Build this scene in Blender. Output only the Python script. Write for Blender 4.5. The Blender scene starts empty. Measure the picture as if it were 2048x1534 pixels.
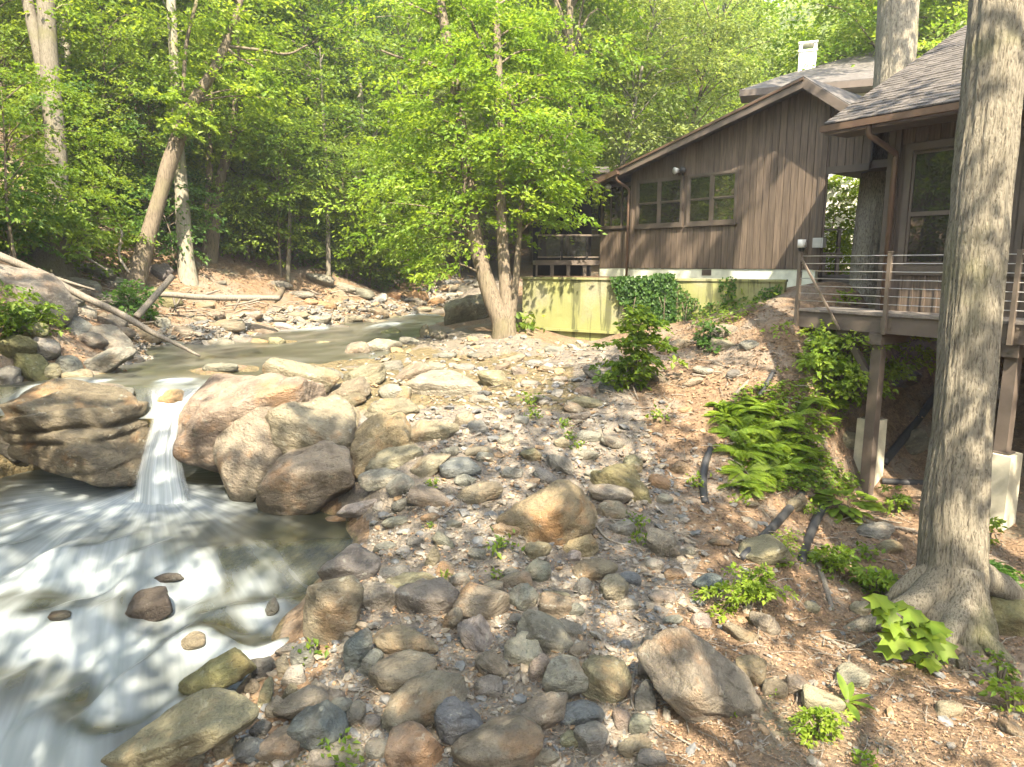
import bpy, bmesh, math, random
import numpy as np
from mathutils import Vector, Matrix

C = bpy.context.scene.collection
SC = bpy.context.scene
R = math.radians
# ------------------------------------------------------------------ camera
EYE = np.array([0.0, 0.0, 5.0]); PITCH = R(9.72); FPX = 1400.0
cp, sp = math.cos(PITCH), math.sin(PITCH)
RIGHT = np.array([1.0, 0, 0]); FWD = np.array([0, cp, -sp]); UPV = np.array([0, sp, cp])
cam = bpy.data.cameras.new('camera'); camo = bpy.data.objects.new('camera', cam); C.objects.link(camo)
cam.sensor_width = 36.0; cam.lens = 36.0 * FPX / 2048.0
cam.clip_start = 0.05; cam.clip_end = 4000
camo.location = EYE; camo.rotation_euler = (R(90) - PITCH, 0, 0)
SC.camera = camo
# ------------------------------------------------------------------ light
SUN_EL, SUN_AZ = R(52), math.atan2(0.18, -0.98)      # azimuth from +Y towards +X: behind and to the right
SUNV = np.array([math.cos(SUN_EL) * math.sin(SUN_AZ), math.cos(SUN_EL) * math.cos(SUN_AZ), math.sin(SUN_EL)])
w = bpy.data.worlds.new('World'); SC.world = w; w.use_nodes = True
wn = w.node_tree; bg = wn.nodes['Background']
sky = wn.nodes.new('ShaderNodeTexSky'); sky.sky_type = 'NISHITA'; sky.sun_disc = False
sky.sun_elevation = SUN_EL; sky.sun_rotation = SUN_AZ
sky.air_density = 1.0; sky.dust_density = 2.0; sky.ozone_density = 1.0
wn.links.new(sky.outputs[0], bg.inputs[0]); bg.inputs[1].default_value = 0.15
sl = bpy.data.lights.new('sun', 'SUN'); sl.energy = 3.7; sl.angle = R(0.53); sl.color = (1.0, 0.90, 0.76)
so = bpy.data.objects.new('sun', sl); C.objects.link(so)
so.rotation_euler = Vector(SUNV).to_track_quat('Z', 'Y').to_euler(); so.location = (10, -15, 30)
vs = SC.view_settings
SC.display_settings.display_device = 'sRGB'
vs.view_transform = 'Standard'; vs.look = 'None'; vs.gamma = 1.0; vs.use_curve_mapping = False; vs.exposure = 2.88
try:
    vs.use_white_balance = True; vs.white_balance_temperature = 7050; vs.white_balance_tint = 10
except Exception: pass
SC.render.engine = 'CYCLES'
cy = SC.cycles
cy.max_bounces = 7; cy.diffuse_bounces = 4; cy.glossy_bounces = 3; cy.transmission_bounces = 5; cy.transparent_max_bounces = 8
cy.caustics_reflective = False; cy.caustics_refractive = False; cy.sample_clamp_indirect = 6.0
try:
    cy.use_denoising = True; cy.denoiser = 'OPENIMAGEDENOISE'
except Exception:
    pass

# ------------------------------------------------------------------ small maths
def ray(px, py):
    u = (np.asarray(px, float) - 1024) / FPX; v = (767 - np.asarray(py, float)) / FPX
    return FWD + u[..., None] * RIGHT + v[..., None] * UPV
def P(px, py, d): return EYE + ray(np.array(px), np.array(py)) * np.asarray(d, float)[..., None]
def unit(v):
    v = np.asarray(v, float); return v / (np.linalg.norm(v, axis=-1, keepdims=True) + 1e-12)
def sstep(a, b, x):
    t = np.clip((np.asarray(x, float) - a) / (b - a), 0, 1); return t * t * (3 - 2 * t)
def _h(ix, iy, iz, s):
    h = (ix * 374761393 + iy * 668265263 + iz * 2147483647 + s * 1274126177) & 0xffffffff
    h = ((h ^ (h >> 13)) * 1274126177) & 0xffffffff
    h = ((h ^ (h >> 16)) * 2246822519) & 0xffffffff
    return ((h ^ (h >> 15)) & 0xffff) / 32767.5 - 1.0
def vn(p, s=0):
    p = np.asarray(p, float); i = np.floor(p).astype(np.int64); f = p - i; f = f * f * (3 - 2 * f)
    r = 0
    for a in (0, 1):
        for b in (0, 1):
            for c in (0, 1):
                wgt = (f[:, 0] if a else 1 - f[:, 0]) * (f[:, 1] if b else 1 - f[:, 1]) * (f[:, 2] if c else 1 - f[:, 2])
                r = r + wgt * _h(i[:, 0] + a, i[:, 1] + b, i[:, 2] + c, s)
    return r
def fbm(p, o=4, s=0, g=0.5):
    r = 0; a = 1.0; p = np.asarray(p, float)
    for k in range(o):
        r = r + a * vn(p * 2.03 ** k + k * 17.3, s + k); a *= g
    return r

# ------------------------------------------------------------------ objects
def mesh_np(name, V, F, smooth=False, tint=None, attrs=None):
    V = np.ascontiguousarray(V, np.float32); me = bpy.data.meshes.new(name)
    Fl = F if isinstance(F, list) else [F]
    n = sum(len(f) for f in Fl); idx = np.concatenate([np.asarray(f).ravel() for f in Fl]).astype(np.int32)
    tot = np.concatenate([np.full(len(f), f.shape[1]) for f in Fl]).astype(np.int32)
    st = np.concatenate([[0], np.cumsum(tot)[:-1]]).astype(np.int32)
    me.vertices.add(len(V)); me.vertices.foreach_set('co', V.ravel())
    if n: me.loops.add(len(idx)); me.loops.foreach_set('vertex_index', idx)
    if n:
        me.polygons.add(n); me.polygons.foreach_set('loop_start', st); me.polygons.foreach_set('use_smooth', np.full(n, smooth))
    at = dict(attrs or {})
    if tint is not None: at['tint'] = tint
    for k, a in at.items():
        a = np.asarray(a, np.float32)
        if a.ndim == 1:
            x = me.attributes.new(k, 'FLOAT', 'POINT'); x.data.foreach_set('value', a)
        else:
            x = me.attributes.new(k, 'FLOAT_VECTOR', 'POINT'); x.data.foreach_set('vector', np.ascontiguousarray(a).ravel())
    me.update(calc_edges=True)
    return me
def tag(o, label=None, cat=None, group=None, kind=None):
    if label: o['label'] = label
    if cat: o['category'] = cat
    if group: o['group'] = group
    if kind: o['kind'] = kind
    return o
def thing(name, loc, label, cat, group=None):
    o = bpy.data.objects.new(name, None); C.objects.link(o); o.location = [float(v) for v in loc]; o.empty_display_size = 0.2
    return tag(o, label, cat, group)
def rootloc(o):
    l = np.zeros(3)
    while o is not None:
        l = l + np.array(o.location); o = o.parent
    return l
def obj(name, V, F, m, parent=None, smooth=False, tint=None, attrs=None, origin=None, kind=None):
    V = np.asarray(V, float); off = np.zeros(3)
    if parent is not None: off = rootloc(parent)
    elif origin is not None: off = np.asarray(origin, float)
    me = mesh_np(name, V - off, F, smooth, tint, attrs); me.materials.append(m)
    o = bpy.data.objects.new(name, me); C.objects.link(o)
    if parent is not None: o.parent = parent
    else: o.location = [float(v) for v in off]
    if kind: o['kind'] = kind
    return o
def inst(name, me, parent=None, loc=(0, 0, 0), rot=(0, 0, 0), scale=(1, 1, 1)):
    o = bpy.data.objects.new(name, me); C.objects.link(o); o.parent = parent
    o.location = [float(v) for v in loc]; o.rotation_euler = rot; o.scale = scale
    return o
def copy_tree(o, parent=None):
    c = o.copy(); C.objects.link(c); c.parent = parent
    for ch in list(o.children): copy_tree(ch, c)
    return c
class MB:
    def __init__(s): s.V = []; s.F = {}; s.n = 0
    def add(s, V, F):
        V = np.asarray(V, float)
        for f in (F if isinstance(F, list) else [F]):
            f = np.asarray(f); s.F.setdefault(f.shape[1], []).append(f + s.n)
        s.V.append(V); s.n += len(V); return s
    def get(s): return np.concatenate(s.V), [np.concatenate(v) for v in s.F.values()]
    def build(s, name, m, parent=None, smooth=False, **k):
        V, F = s.get(); return obj(name, V, F, m, parent, smooth, **k)
BOXF = np.array([[0, 3, 2, 1], [4, 5, 6, 7], [0, 1, 5, 4], [1, 2, 6, 5], [2, 3, 7, 6], [3, 0, 4, 7]])
def hexa(p8): return np.asarray(p8, float), BOXF          # bottom loop 0-3, top loop 4-7
def bar(a, b, wx, wz, up=(0, 0, 1)):
    a = np.asarray(a, float); b = np.asarray(b, float); d = unit(b - a); up = np.asarray(up, float)
    s = np.cross(d, up)
    if np.linalg.norm(s) < 1e-3: s = np.cross(d, [0, 1, 0])
    s = unit(s); u = np.cross(s, d); s = s * wx / 2; u = u * wz / 2
    return hexa([a - s - u, a + s - u, a + s + u, a - s + u, b - s - u, b + s - u, b + s + u, b - s + u])
class Fr:                                                  # a wall's own frame: s along, y outwards, z up (world)
    def __init__(f, o, ex): f.o = np.asarray(o, float); f.ex = unit(np.array([ex[0], ex[1], 0.0])); f.n = np.array([f.ex[1], -f.ex[0], 0.0]); f.ez = np.array([0, 0, 1.0])
    def w(f, s, y, z): return np.array([f.o[0] + f.ex[0] * s + f.n[0] * y, f.o[1] + f.ex[1] * s + f.n[1] * y, z])
    def px(f, px, py, y=0.0):                              # pixel on the plane y -> (s, z)
        r = ray(np.array(px), np.array(py)); q = f.o + f.n * y; t = np.dot(q - EYE, f.n) / np.dot(r, f.n); p = EYE + r * t
        return float(np.dot(p - f.o, f.ex)), float(p[2])
    def box(f, s0, s1, y0, y1, z0, z1, z0b=None, z1b=None):
        z0b = z0 if z0b is None else z0b; z1b = z1 if z1b is None else z1b
        return hexa([f.w(s0, y1, z0), f.w(s1, y1, z0b), f.w(s1, y0, z0b), f.w(s0, y0, z0), f.w(s0, y1, z1), f.w(s1, y1, z1b), f.w(s1, y0, z1b), f.w(s0, y0, z1)])
def tube(path, rad, seg=8, cap=True):
    path = np.asarray(path, float); n = len(path); rad = np.broadcast_to(np.asarray(rad, float), (n,))
    t = unit(np.gradient(path, axis=0)); a = np.array([1.0, 0, 0]) if abs(t[0][0]) < .8 else np.array([0, 1.0, 0])
    s = unit(np.cross(t[0], a)); S = []
    for i in range(n):
        s = unit(s - t[i] * np.dot(s, t[i])); S.append(s)
    S = np.array(S); B = np.cross(t, S); th = np.linspace(0, 2 * math.pi, seg, endpoint=False)
    V = path[:, None] + rad[:, None, None] * (np.cos(th)[None, :, None] * S[:, None] + np.sin(th)[None, :, None] * B[:, None])
    V = V.reshape(-1, 3); i = np.arange(n - 1)[:, None] * seg; j = np.arange(seg)[None]
    F = np.stack([i + j, i + (j + 1) % seg, i + seg + (j + 1) % seg, i + seg + j], -1).reshape(-1, 4)
    if not cap: return V, F
    V = np.concatenate([V, path[[0, -1]]]); k = n * seg; jj = np.arange(seg); e = (n - 1) * seg
    T = np.concatenate([np.stack([np.full(seg, k), (jj + 1) % seg, jj], -1), np.stack([np.full(seg, k + 1), e + jj, e + (jj + 1) % seg], -1)])
    return V, [F, T]
def spline(pts, n):
    pts = np.asarray(pts, float); m = len(pts)
    if m == 2: return pts[0] + (pts[1] - pts[0]) * np.linspace(0, 1, n)[:, None]
    q = np.vstack([2 * pts[0] - pts[1], pts, 2 * pts[-1] - pts[-2]]); t = np.linspace(0, m - 1 - 1e-6, n); i = t.astype(int); f = (t - i)[:, None]
    a, b, c, d = q[i], q[i + 1], q[i + 2], q[i + 3]
    return .5 * (2 * b + (c - a) * f + (2 * a - 5 * b + 4 * c - d) * f ** 2 + (3 * b - a - 3 * c + d) * f ** 3)

# ------------------------------------------------------------------ materials
def mat(name):
    m = bpy.data.materials.new(name); m.use_nodes = True; m.node_tree.nodes.clear(); return m
class NT:
    def __init__(s, m): s.t = m.node_tree
    def n(s, ty, props=None, **inp):
        x = s.t.nodes.new('ShaderNode' + ty)
        for k, v in (props or {}).items(): setattr(x, k, v)
        for k, v in inp.items():
            k = int(k[1:]) if k[0] == '_' and k[1:].isdigit() else k.replace('_', ' ')
            if isinstance(v, bpy.types.NodeSocket): s.t.links.new(v, x.inputs[k])
            elif v is not None:
                if isinstance(v, tuple) and len(v) == 3 and x.inputs[k].type == 'RGBA': v = v + (1,)
                x.inputs[k].default_value = v
        return x
    def noise(s, vec, scale, detail=4, rough=.55, dist=0.0): return s.n('TexNoise', Vector=vec, Scale=scale, Detail=detail, Roughness=rough, Distortion=dist).outputs[0]
    def ramp(s, fac, a, b, lo=0.0, hi=1.0): return s.n('MapRange', {'interpolation_type': 'SMOOTHSTEP'}, Value=fac, _1=a, _2=b, _3=lo, _4=hi).outputs[0]
    def mix(s, f, a, b, blend='MIX'):
        x = s.n('Mix', {'data_type': 'RGBA', 'blend_type': blend}); 
        for k, v in ((0, f), (6, a), (7, b)):
            if isinstance(v, bpy.types.NodeSocket): s.t.links.new(v, x.inputs[k])
            else: x.inputs[k].default_value = (v + (1,)) if isinstance(v, tuple) and len(v) == 3 else v
        return x.outputs[2]
    def m(s, op, a, b=None): 
        x = s.n('Math', {'operation': op}); 
        for k, v in ((0, a), (1, b)):
            if isinstance(v, bpy.types.NodeSocket): s.t.links.new(v, x.inputs[k])
            elif v is not None: x.inputs[k].default_value = v
        return x.outputs[0]
    def map(s, vec, sc=(1, 1, 1), loc=(0, 0, 0)): return s.n('Mapping', Vector=vec, Scale=sc, Location=loc).outputs[0]
    def co(s, k='Object'): return s.n('TexCoord').outputs[k]
    def bump(s, h, st=.5, d=.02): return s.n('Bump', Height=h, Strength=st, Distance=d).outputs[0]
    def attr(s, k, o='Fac'): return s.n('Attribute', {'attribute_name': k}).outputs[o]
    def pri(s, **k): return s.n('BsdfPrincipled', **k).outputs[0]
    def out(s, sh): s.t.links.new(sh, s.n('OutputMaterial').inputs[0])
def simple(name, col, rough=.7, metal=0.0, var=.25, scale=6.0, bump=.15, stretch=(1, 1, 1), spec=.4):
    m = mat(name); t = NT(m); v = t.map(t.co(), stretch); f = t.noise(v, scale, 5, .6); f2 = t.noise(v, scale * 6, 3, .6)
    rnd = t.n('ObjectInfo').outputs['Random']
    g = t.m('MULTIPLY', t.ramp(f, .3, .7, 1 - var, 1 + var), t.ramp(rnd, 0, 1, 1 - var * .5, 1 + var * .5))
    c = t.mix(1.0, col, t.n('CombineColor', _0=g, _1=g, _2=g).outputs[0], 'MULTIPLY')
    t.out(t.pri(Base_Color=c, Roughness=rough, Metallic=metal, Specular_IOR_Level=spec, Normal=t.bump(f2, bump, .01)))
    return m

def rock_material():
    m = mat('rock'); t = NT(m); oi = t.n('ObjectInfo'); col = oi.outputs['Color']; rnd = oi.outputs['Random']
    p0 = t.co(); off = t.n('CombineXYZ', _0=t.m('MULTIPLY', rnd, 37.0), _1=t.m('MULTIPLY', rnd, 91.0), _2=t.m('MULTIPLY', rnd, 53.0)).outputs[0]
    p = t.n('VectorMath', {'operation': 'ADD'}, _0=p0, _1=off).outputs[0]
    big = t.noise(p, 2.2, 5, .6, .6); fine = t.noise(p, 22, 5, .65)
    st = t.noise(t.map(p, (4.5, 10, 6.0)), 1.3, 8, .7, .5)
    c = t.mix(t.ramp(big, .38, .66), col, t.mix(1.0, col, (.62, .60, .60), 'MULTIPLY'))
    c = t.mix(t.m('MULTIPLY', t.ramp(st, .52, .68), .6), c, t.mix(1.0, col, (1.38, 1.33, 1.22), 'MULTIPLY'))
    c = t.mix(t.m('MULTIPLY', t.ramp(st, .47, .34), .8), c, t.mix(1.0, col, (.42, .40, .38), 'MULTIPLY'))
    ru = t.noise(t.n('VectorMath', {'operation': 'ADD'}, _0=p, _1=(9., 4., 2.)).outputs[0], 1.6, 4, .6)
    c = t.mix(t.m('MULTIPLY', t.ramp(ru, .52, .68), t.m('MULTIPLY', oi.outputs['Alpha'], .6)), c, (.36, .19, .075))
    li = t.noise(p, 9, 3, .55); c = t.mix(t.m('MULTIPLY', t.ramp(li, .63, .70), .3), c, (.42, .43, .36))
    sp = t.noise(p, 70, 2, .5); c = t.mix(t.m('MULTIPLY', t.ramp(sp, .58, .72), .5), c, (.065, .06, .048))
    h = t.m('ADD', t.m('MULTIPLY', st, 1.1), t.m('MULTIPLY', fine, .9))
    t.out(t.pri(Base_Color=c, Roughness=t.ramp(big, .3, .7, .55, .85), Specular_IOR_Level=.4, Normal=t.bump(h, 1.0, .07)))
    return m
def stone_stuff_material():
    m = mat('pebble'); t = NT(m); a = t.attr('tint'); p = t.co()
    cr = t.n('ValToRGB', Fac=a); e = cr.color_ramp; e.interpolation = 'CONSTANT'
    cols = [(.20, .185, .155), (.26, .225, .17), (.155, .16, .155), (.265, .225, .165), (.22, .20, .165), (.12, .125, .125), (.29, .20, .115), (.25, .235, .20)]
    e.elements[0].color = cols[0] + (1,); e.elements[1].position = 1 / 8; e.elements[1].color = cols[1] + (1,)
    for k in range(2, 8): e.elements.new(k / 8).color = cols[k] + (1,)
    n = t.noise(p, 14, 4, .6); c = t.mix(t.ramp(n, .35, .65), cr.outputs[0], t.mix(1.0, cr.outputs[0], (.6, .58, .55), 'MULTIPLY'))
    t.out(t.pri(Base_Color=c, Roughness=.75, Normal=t.bump(t.noise(p, 40, 3), .5, .02))); return m
def ground_material():
    m = mat('ground'); t = NT(m); p = t.co(); g = t.attr('gravel'); wet = t.attr('wet')
    a = t.noise(p, 1.1, 5, .6); b = t.noise(p, 9, 6, .7); f = t.noise(p, 45, 4, .7); v = t.n('TexVoronoi', Vector=p, Scale=16.0).outputs['Distance']
    lit = t.mix(t.ramp(b, .35, .65), (.25, .168, .10), (.135, .09, .055)); lit = t.mix(t.ramp(a, .45, .65), lit, (.20, .165, .125))
    lit = t.mix(t.m('MULTIPLY', t.ramp(f, .58, .72), .7), lit, (.36, .27, .19)); lit = t.mix(t.m('MULTIPLY', t.ramp(f, .42, .3), .8), lit, (.05, .038, .028))
    gr = t.mix(t.ramp(b, .4, .65), (.21, .18, .14), (.12, .11, .095)); gr = t.mix(t.m('MULTIPLY', t.ramp(f, .55, .7), .6), gr, (.35, .29, .21))
    gr = t.mix(t.m('MULTIPLY', t.ramp(v, .25, .08), .5), gr, (.30, .26, .20)); gr = t.mix(t.m('MULTIPLY', t.ramp(f, .42, .3), .7), gr, (.05, .045, .038))
    c = t.mix(t.ramp(t.m('ADD', g, t.m('MULTIPLY', t.m('SUBTRACT', a, .5), .9)), .35, .65), lit, gr)
    mo = t.noise(p, .55, 4, .6); c = t.mix(t.m('MULTIPLY', t.ramp(mo, .6, .7), .35), c, (.085, .10, .03))
    bed = t.mix(t.ramp(b, .35, .6), (.22, .17, .09), (.10, .085, .045)); c = t.mix(wet, c, bed)
    h = t.m('ADD', t.m('MULTIPLY', b, .8), t.m('ADD', t.m('MULTIPLY', f, .5), t.m('MULTIPLY', v, -.5)))
    t.out(t.pri(Base_Color=c, Roughness=.85, Specular_IOR_Level=.3, Normal=t.bump(h, 1.0, .07))); return m
def leaf_material(name, ca, cb, tr, gloss=.35):
    m = mat(name); t = NT(m); a = t.attr('tint'); rnd = t.n('ObjectInfo').outputs['Random']
    k = t.m('ADD', t.m('MULTIPLY', a, .75), t.m('MULTIPLY', rnd, .25)); c = t.mix(t.ramp(k, .15, .85), ca, cb)
    tc = t.mix(1.0, c, tr, 'MULTIPLY')
    d = t.pri(Base_Color=c, Roughness=.5, Specular_IOR_Level=gloss); tl = t.n('BsdfTranslucent', Color=tc).outputs[0]
    t.out(t.n('MixShader', _0=.55, _1=d, _2=tl).outputs[0]); return m
def bark_material(name, ca, cb, moss, sc=(9, 9, 1.4), bst=.9):
    m = mat(name); t = NT(m); p = t.co(); rnd = t.n('ObjectInfo').outputs['Random']
    f = t.noise(t.map(p, sc), 1.6, 6, .62, .5); g = t.noise(p, 30, 4, .6); b = t.noise(p, .9, 4, .55)
    c = t.mix(t.ramp(f, .32, .56), cb, ca); c = t.mix(t.m('MULTIPLY', t.ramp(b, .5, .68), moss), c, (.13, .135, .05))
    c = t.mix(t.m('MULTIPLY', t.ramp(g, .62, .72), .35), c, (.36, .36, .31)); c = t.mix(1.0, c, t.mix(rnd, (.8, .8, .8), (1.15, 1.15, 1.15)), 'MULTIPLY')
    h = t.m('ADD', f, t.m('MULTIPLY', g, .3)); t.out(t.pri(Base_Color=c, Roughness=.9, Specular_IOR_Level=.2, Normal=t.bump(h, bst, .03))); return m
def wall_material():
    m = mat('mossy_concrete'); t = NT(m); p = t.co(); s = t.noise(t.map(p, (5, 5, .45)), 1.2, 6, .6, .4); b = t.noise(p, .9, 5, .6); f = t.noise(p, 25, 4, .6)
    c = t.mix(t.ramp(f, .35, .7), (.25, .24, .155), (.19, .185, .125)); c = t.mix(t.m('MULTIPLY', t.ramp(b, .25, .55), .85), c, (.20, .21, .065))
    c = t.mix(t.m('MULTIPLY', t.ramp(s, .5, .62), .75), c, (.045, .05, .02)); c = t.mix(t.m('MULTIPLY', t.ramp(s, .40, .28), .5), c, (.24, .225, .15))
    t.out(t.pri(Base_Color=c, Roughness=.85, Normal=t.bump(t.m('ADD', s, t.m('MULTIPLY', f, .5)), .35, .02))); return m
def water_material():
    m = mat('creek_water'); t = NT(m); fl = t.attr('flow', 'Vector'); foam = t.attr('foam'); p = t.co()
    s1 = t.noise(t.map(fl, (.38, 2.2, 1)), 1.0, 3, .45, .5); s2 = t.noise(t.map(fl, (.7, 8.0, 1)), 1.0, 3, .5, .3)
    k = t.m('ADD', foam, t.m('MULTIPLY', t.m('SUBTRACT', t.m('ADD', t.m('MULTIPLY', s1, .68), t.m('MULTIPLY', s2, .32)), .5), .85))
    ff = t.ramp(k, .06, 1.05)
    nm = t.bump(t.m('ADD', s1, t.m('MULTIPLY', s2, .2)), .15, .05)
    murk = t.mix(t.ramp(s1, .35, .65), (.055, .06, .042), (.10, .10, .072))
    body = t.n('MixShader', _0=.42, _1=t.n('BsdfTransparent', Color=(.66, .68, .48, 1)).outputs[0], _2=t.n('BsdfDiffuse', Color=murk, Normal=nm).outputs[0]).outputs[0]
    fr = t.n('Fresnel', IOR=1.33, Normal=nm).outputs[0]
    clear = t.n('MixShader', _0=t.m('MULTIPLY', fr, .8), _1=body, _2=t.n('BsdfGlossy', Color=(1, 1, 1, 1), Roughness=.28, Normal=nm).outputs[0]).outputs[0]
    wh = t.mix(t.ramp(s2, .3, .7), (.25, .295, .31), (.35, .395, .41))
    foams = t.n('MixShader', _0=.2, _1=t.n('BsdfDiffuse', Color=wh, Normal=nm).outputs[0], _2=t.n('BsdfTranslucent', Color=wh).outputs[0]).outputs[0]
    t.out(t.n('MixShader', _0=t.m('MULTIPLY', ff, .92), _1=clear, _2=foams).outputs[0]); return m
def fall_material():
    m = mat('falling_water'); t = NT(m); fl = t.attr('flow', 'Vector'); a = t.attr('foam')
    s1 = t.noise(t.map(fl, (.4, 5.0, 1)), 1.0, 3, .5, .2); s2 = t.noise(t.map(fl, (.8, 26.0, 1)), 1.0, 3, .5, .1)
    ff = t.ramp(t.m('ADD', a, t.m('MULTIPLY', t.m('SUBTRACT', t.m('ADD', t.m('MULTIPLY', s1, .6), t.m('MULTIPLY', s2, .4)), .5), 1.1)), .0, 1.0)
    wh = t.mix(t.ramp(s2, .35, .65), (.36, .41, .42), (.50, .54, .55)); nm = t.bump(t.m('ADD', s1, s2), .3, .05)
    foams = t.n('MixShader', _0=.3, _1=t.n('BsdfDiffuse', Color=wh, Normal=nm).outputs[0], _2=t.n('BsdfTranslucent', Color=wh).outputs[0]).outputs[0]
    t.out(t.n('MixShader', _0=t.m('MULTIPLY', ff, .96), _1=t.n('BsdfTransparent').outputs[0], _2=foams).outputs[0]); return m
def glass_material():
    m = mat('window_glass'); t = NT(m); p = t.co(); n = t.bump(t.noise(p, 1.2, 2), .04, .05)
    d = t.n('BsdfDiffuse', Color=(.018, .017, .014, 1)).outputs[0]; g = t.n('BsdfGlossy', Color=(.9, .9, .9, 1), Roughness=.02, Normal=n).outputs[0]
    t.out(t.n('MixShader', _0=t.m('ADD', t.n('Fresnel', IOR=1.5).outputs[0], .10), _1=d, _2=g).outputs[0]); return m
def litter_material():
    m = mat('leaf_litter'); t = NT(m); a = t.attr('tint'); c = t.mix(a, (.10, .062, .038), (.33, .215, .125))
    t.out(t.pri(Base_Color=c, Roughness=.8)); return m
M = dict(rock=rock_material(), pebble=stone_stuff_material(), ground=ground_material(), wall=wall_material(), water=water_material(), fall=fall_material(), glass=glass_material(), litter=litter_material(),
    leaf=leaf_material('leaf_green', (.085, .16, .022), (.19, .28, .036), (1.65, 1.45, .8)),
    leafy=leaf_material('leaf_yellow_green', (.125, .22, .026), (.23, .32, .042), (1.55, 1.42, .75)),
    leafd=leaf_material('leaf_dark', (.04, .10, .022), (.09, .18, .035), (1.6, 1.6, 1.0)),
    leaff=leaf_material('leaf_far', (.155, .22, .06), (.26, .33, .095), (1.5, 1.35, .9)),  # paler green: the lit, hazy look of far trees put into the colour
    bark=bark_material('bark_grey', (.165, .15, .115), (.085, .072, .054), .5, (30, 30, 2.2)), barkd=bark_material('bark_brown', (.17, .14, .10), (.075, .06, .045), .3, (22, 22, 2.2)),
    barkp=bark_material('bark_pale', (.20, .185, .145), (.12, .108, .082), .45, (12, 12, 2.2), .4), barkf=bark_material('bark_furrowed', (.22, .20, .152), (.075, .063, .047), .5, (40, 40, 2.6), 1.0),
    mossbark=bark_material('mossy_bark', (.17, .16, .10), (.06, .055, .035), .9, (16, 16, 6), .8),
    dead=simple('dead_wood', (.17, .15, .12), .9, 0, .35, 8, .5, (8, 8, 1)),
    brown=simple('brown_siding', (.098, .074, .054), .75, 0, .30, 3, .25, (8, 8, .6)), trim=simple('brown_trim', (.082, .066, .052), .6, 0, .15, 3, .15),
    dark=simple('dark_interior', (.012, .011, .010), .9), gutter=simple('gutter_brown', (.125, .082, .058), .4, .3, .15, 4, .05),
    shingle=simple('shingle', (.068, .060, .052), .92, 0, .35, 9, .6), roofb=simple('roof_felt', (.085, .078, .07), .92, 0, .3, 7, .6), white=simple('white_paint', (.72, .71, .66), .6, 0, .08, 3, .1),
    found=simple('foundation_block', (.50, .52, .42), .85, 0, .2, 2.5, .25), deckb=simple('deck_board', (.16, .142, .122), .8, 0, .22, 4, .3, (1, 8, 8)),
    sash=simple('window_sash', (.075, .063, .05), .5, 0, .1, 5, .1), steel=simple('steel_cable', (.45, .44, .42), .4, .6, .1), post=simple('painted_post', (.135, .11, .086), .5, .1, .15, 5, .1), beam=simple('painted_beam', (.10, .080, .064), .7, 0, .15, 3, .2),
    conc=simple('pier_concrete', (.50, .47, .36), .85, 0, .25, 2, .3), pipe=simple('black_pipe', (.028, .029, .03), .6, 0, .3, 5, .1), grey=simple('grey_metal', (.42, .43, .41), .5, .2, .1),
    copper=simple('lamp_black', (.03, .03, .03), .5))
# ------------------------------------------------------------------ ground
def PZ(px, py, z):
    r = ray(np.array(px), np.array(py)); return EYE + r * ((z - 5.0) / r[2])
_z = [  # pixel, pixel, height
 (700,1530,.98),(1024,1530,1.08),(1400,1530,1.15),(1800,1530,1.1),(2040,1530,1.1),(560,1430,1.02),(470,1500,.95),(590,1320,1.15),(640,1220,1.3),(300,1545,.75),(735,1085,1.47),(700,1030,1.5),
 (1000,1300,1.3),(1400,1300,1.22),(1700,1300,1.05),(1000,1100,1.65),(1300,1100,1.5),(1000,950,2.08),(1300,950,1.95),(850,1000,1.9),(760,960,2.0),
 (850,850,2.5),(1000,850,2.48),(1200,850,2.45),(1050,700,3.05),(1180,690,3.1),(850,760,2.84),(700,735,2.95),(950,690,3.1),(860,690,3.05),
 (640,735,2.97),(640,800,2.7),(1030,655,3.3),(900,640,3.25),(1150,660,3.3),
 (1400,1450,1.15),(1950,1230,.95),(2040,1400,.9),(1850,1400,1.0),
 (330,742,2.55),(450,722,2.55),(560,700,2.6),(700,676,2.7),(800,652,2.8),(865,628,2.9),(915,611,3.05),(480,745,2.68),(550,728,2.70),(420,752,2.66),(400,722,2.58),(345,775,2.65),(395,778,2.68),(250,752,2.75),
 (310,965,.95),(200,1000,.9),(100,1000,.9),(400,1000,.95),(500,1080,.95),(300,1080,.95),(600,1090,1.15),(150,1130,.85),(400,1200,.75),(550,1170,.95),(250,1250,.6),(80,1250,.5),(450,1270,.7),(350,1350,.45),(150,1400,.3),(250,1500,.25),(60,1530,.2),(330,1480,.45)]
_d = [  # pixel, pixel, depth
 (1735,985,12.4),(1690,1005,11.7),(1780,965,12.4),(1760,1010,11.7),(1590,650,12.95),(1500,950,10.3),(1600,850,11.6),(1600,950,10.9),(1600,1050,10.1),(1620,1150,8.6),(1500,1080,8.7),(1450,700,13.2),(1450,800,11.8),(1330,690,14.3),(1320,780,12.3),(1600,740,12.2),
 (1800,900,13.4),(1900,780,14.5),(1750,720,13.8),(2040,800,13.4),(1850,1000,11.3),(2040,1050,10.6),(1780,1080,9.9),(1690,575,16.6),(1600,572,15.6),(1730,608,13.9),(1520,600,14.9),(1400,640,15.2),
 (1250,668,15.9),(1060,655,17.4),(0,690,12.6),(100,545,18.6),(270,575,20),(375,580,21),(660,545,26),(500,600,21.5),(430,672,17.8),(600,636,22),(250,655,15.6),(120,640,15),(0,600,13.6),(50,525,16.5),(560,680,18.3),(400,705,16.4),(240,735,13.6),(120,740,12.9),
 (740,632,24.5),(800,600,28.5),(850,562,33),(945,575,30),(990,560,31),(300,440,26),(100,430,25),(550,470,31),(800,500,40),(640,600,25),(700,560,29)]
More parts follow.
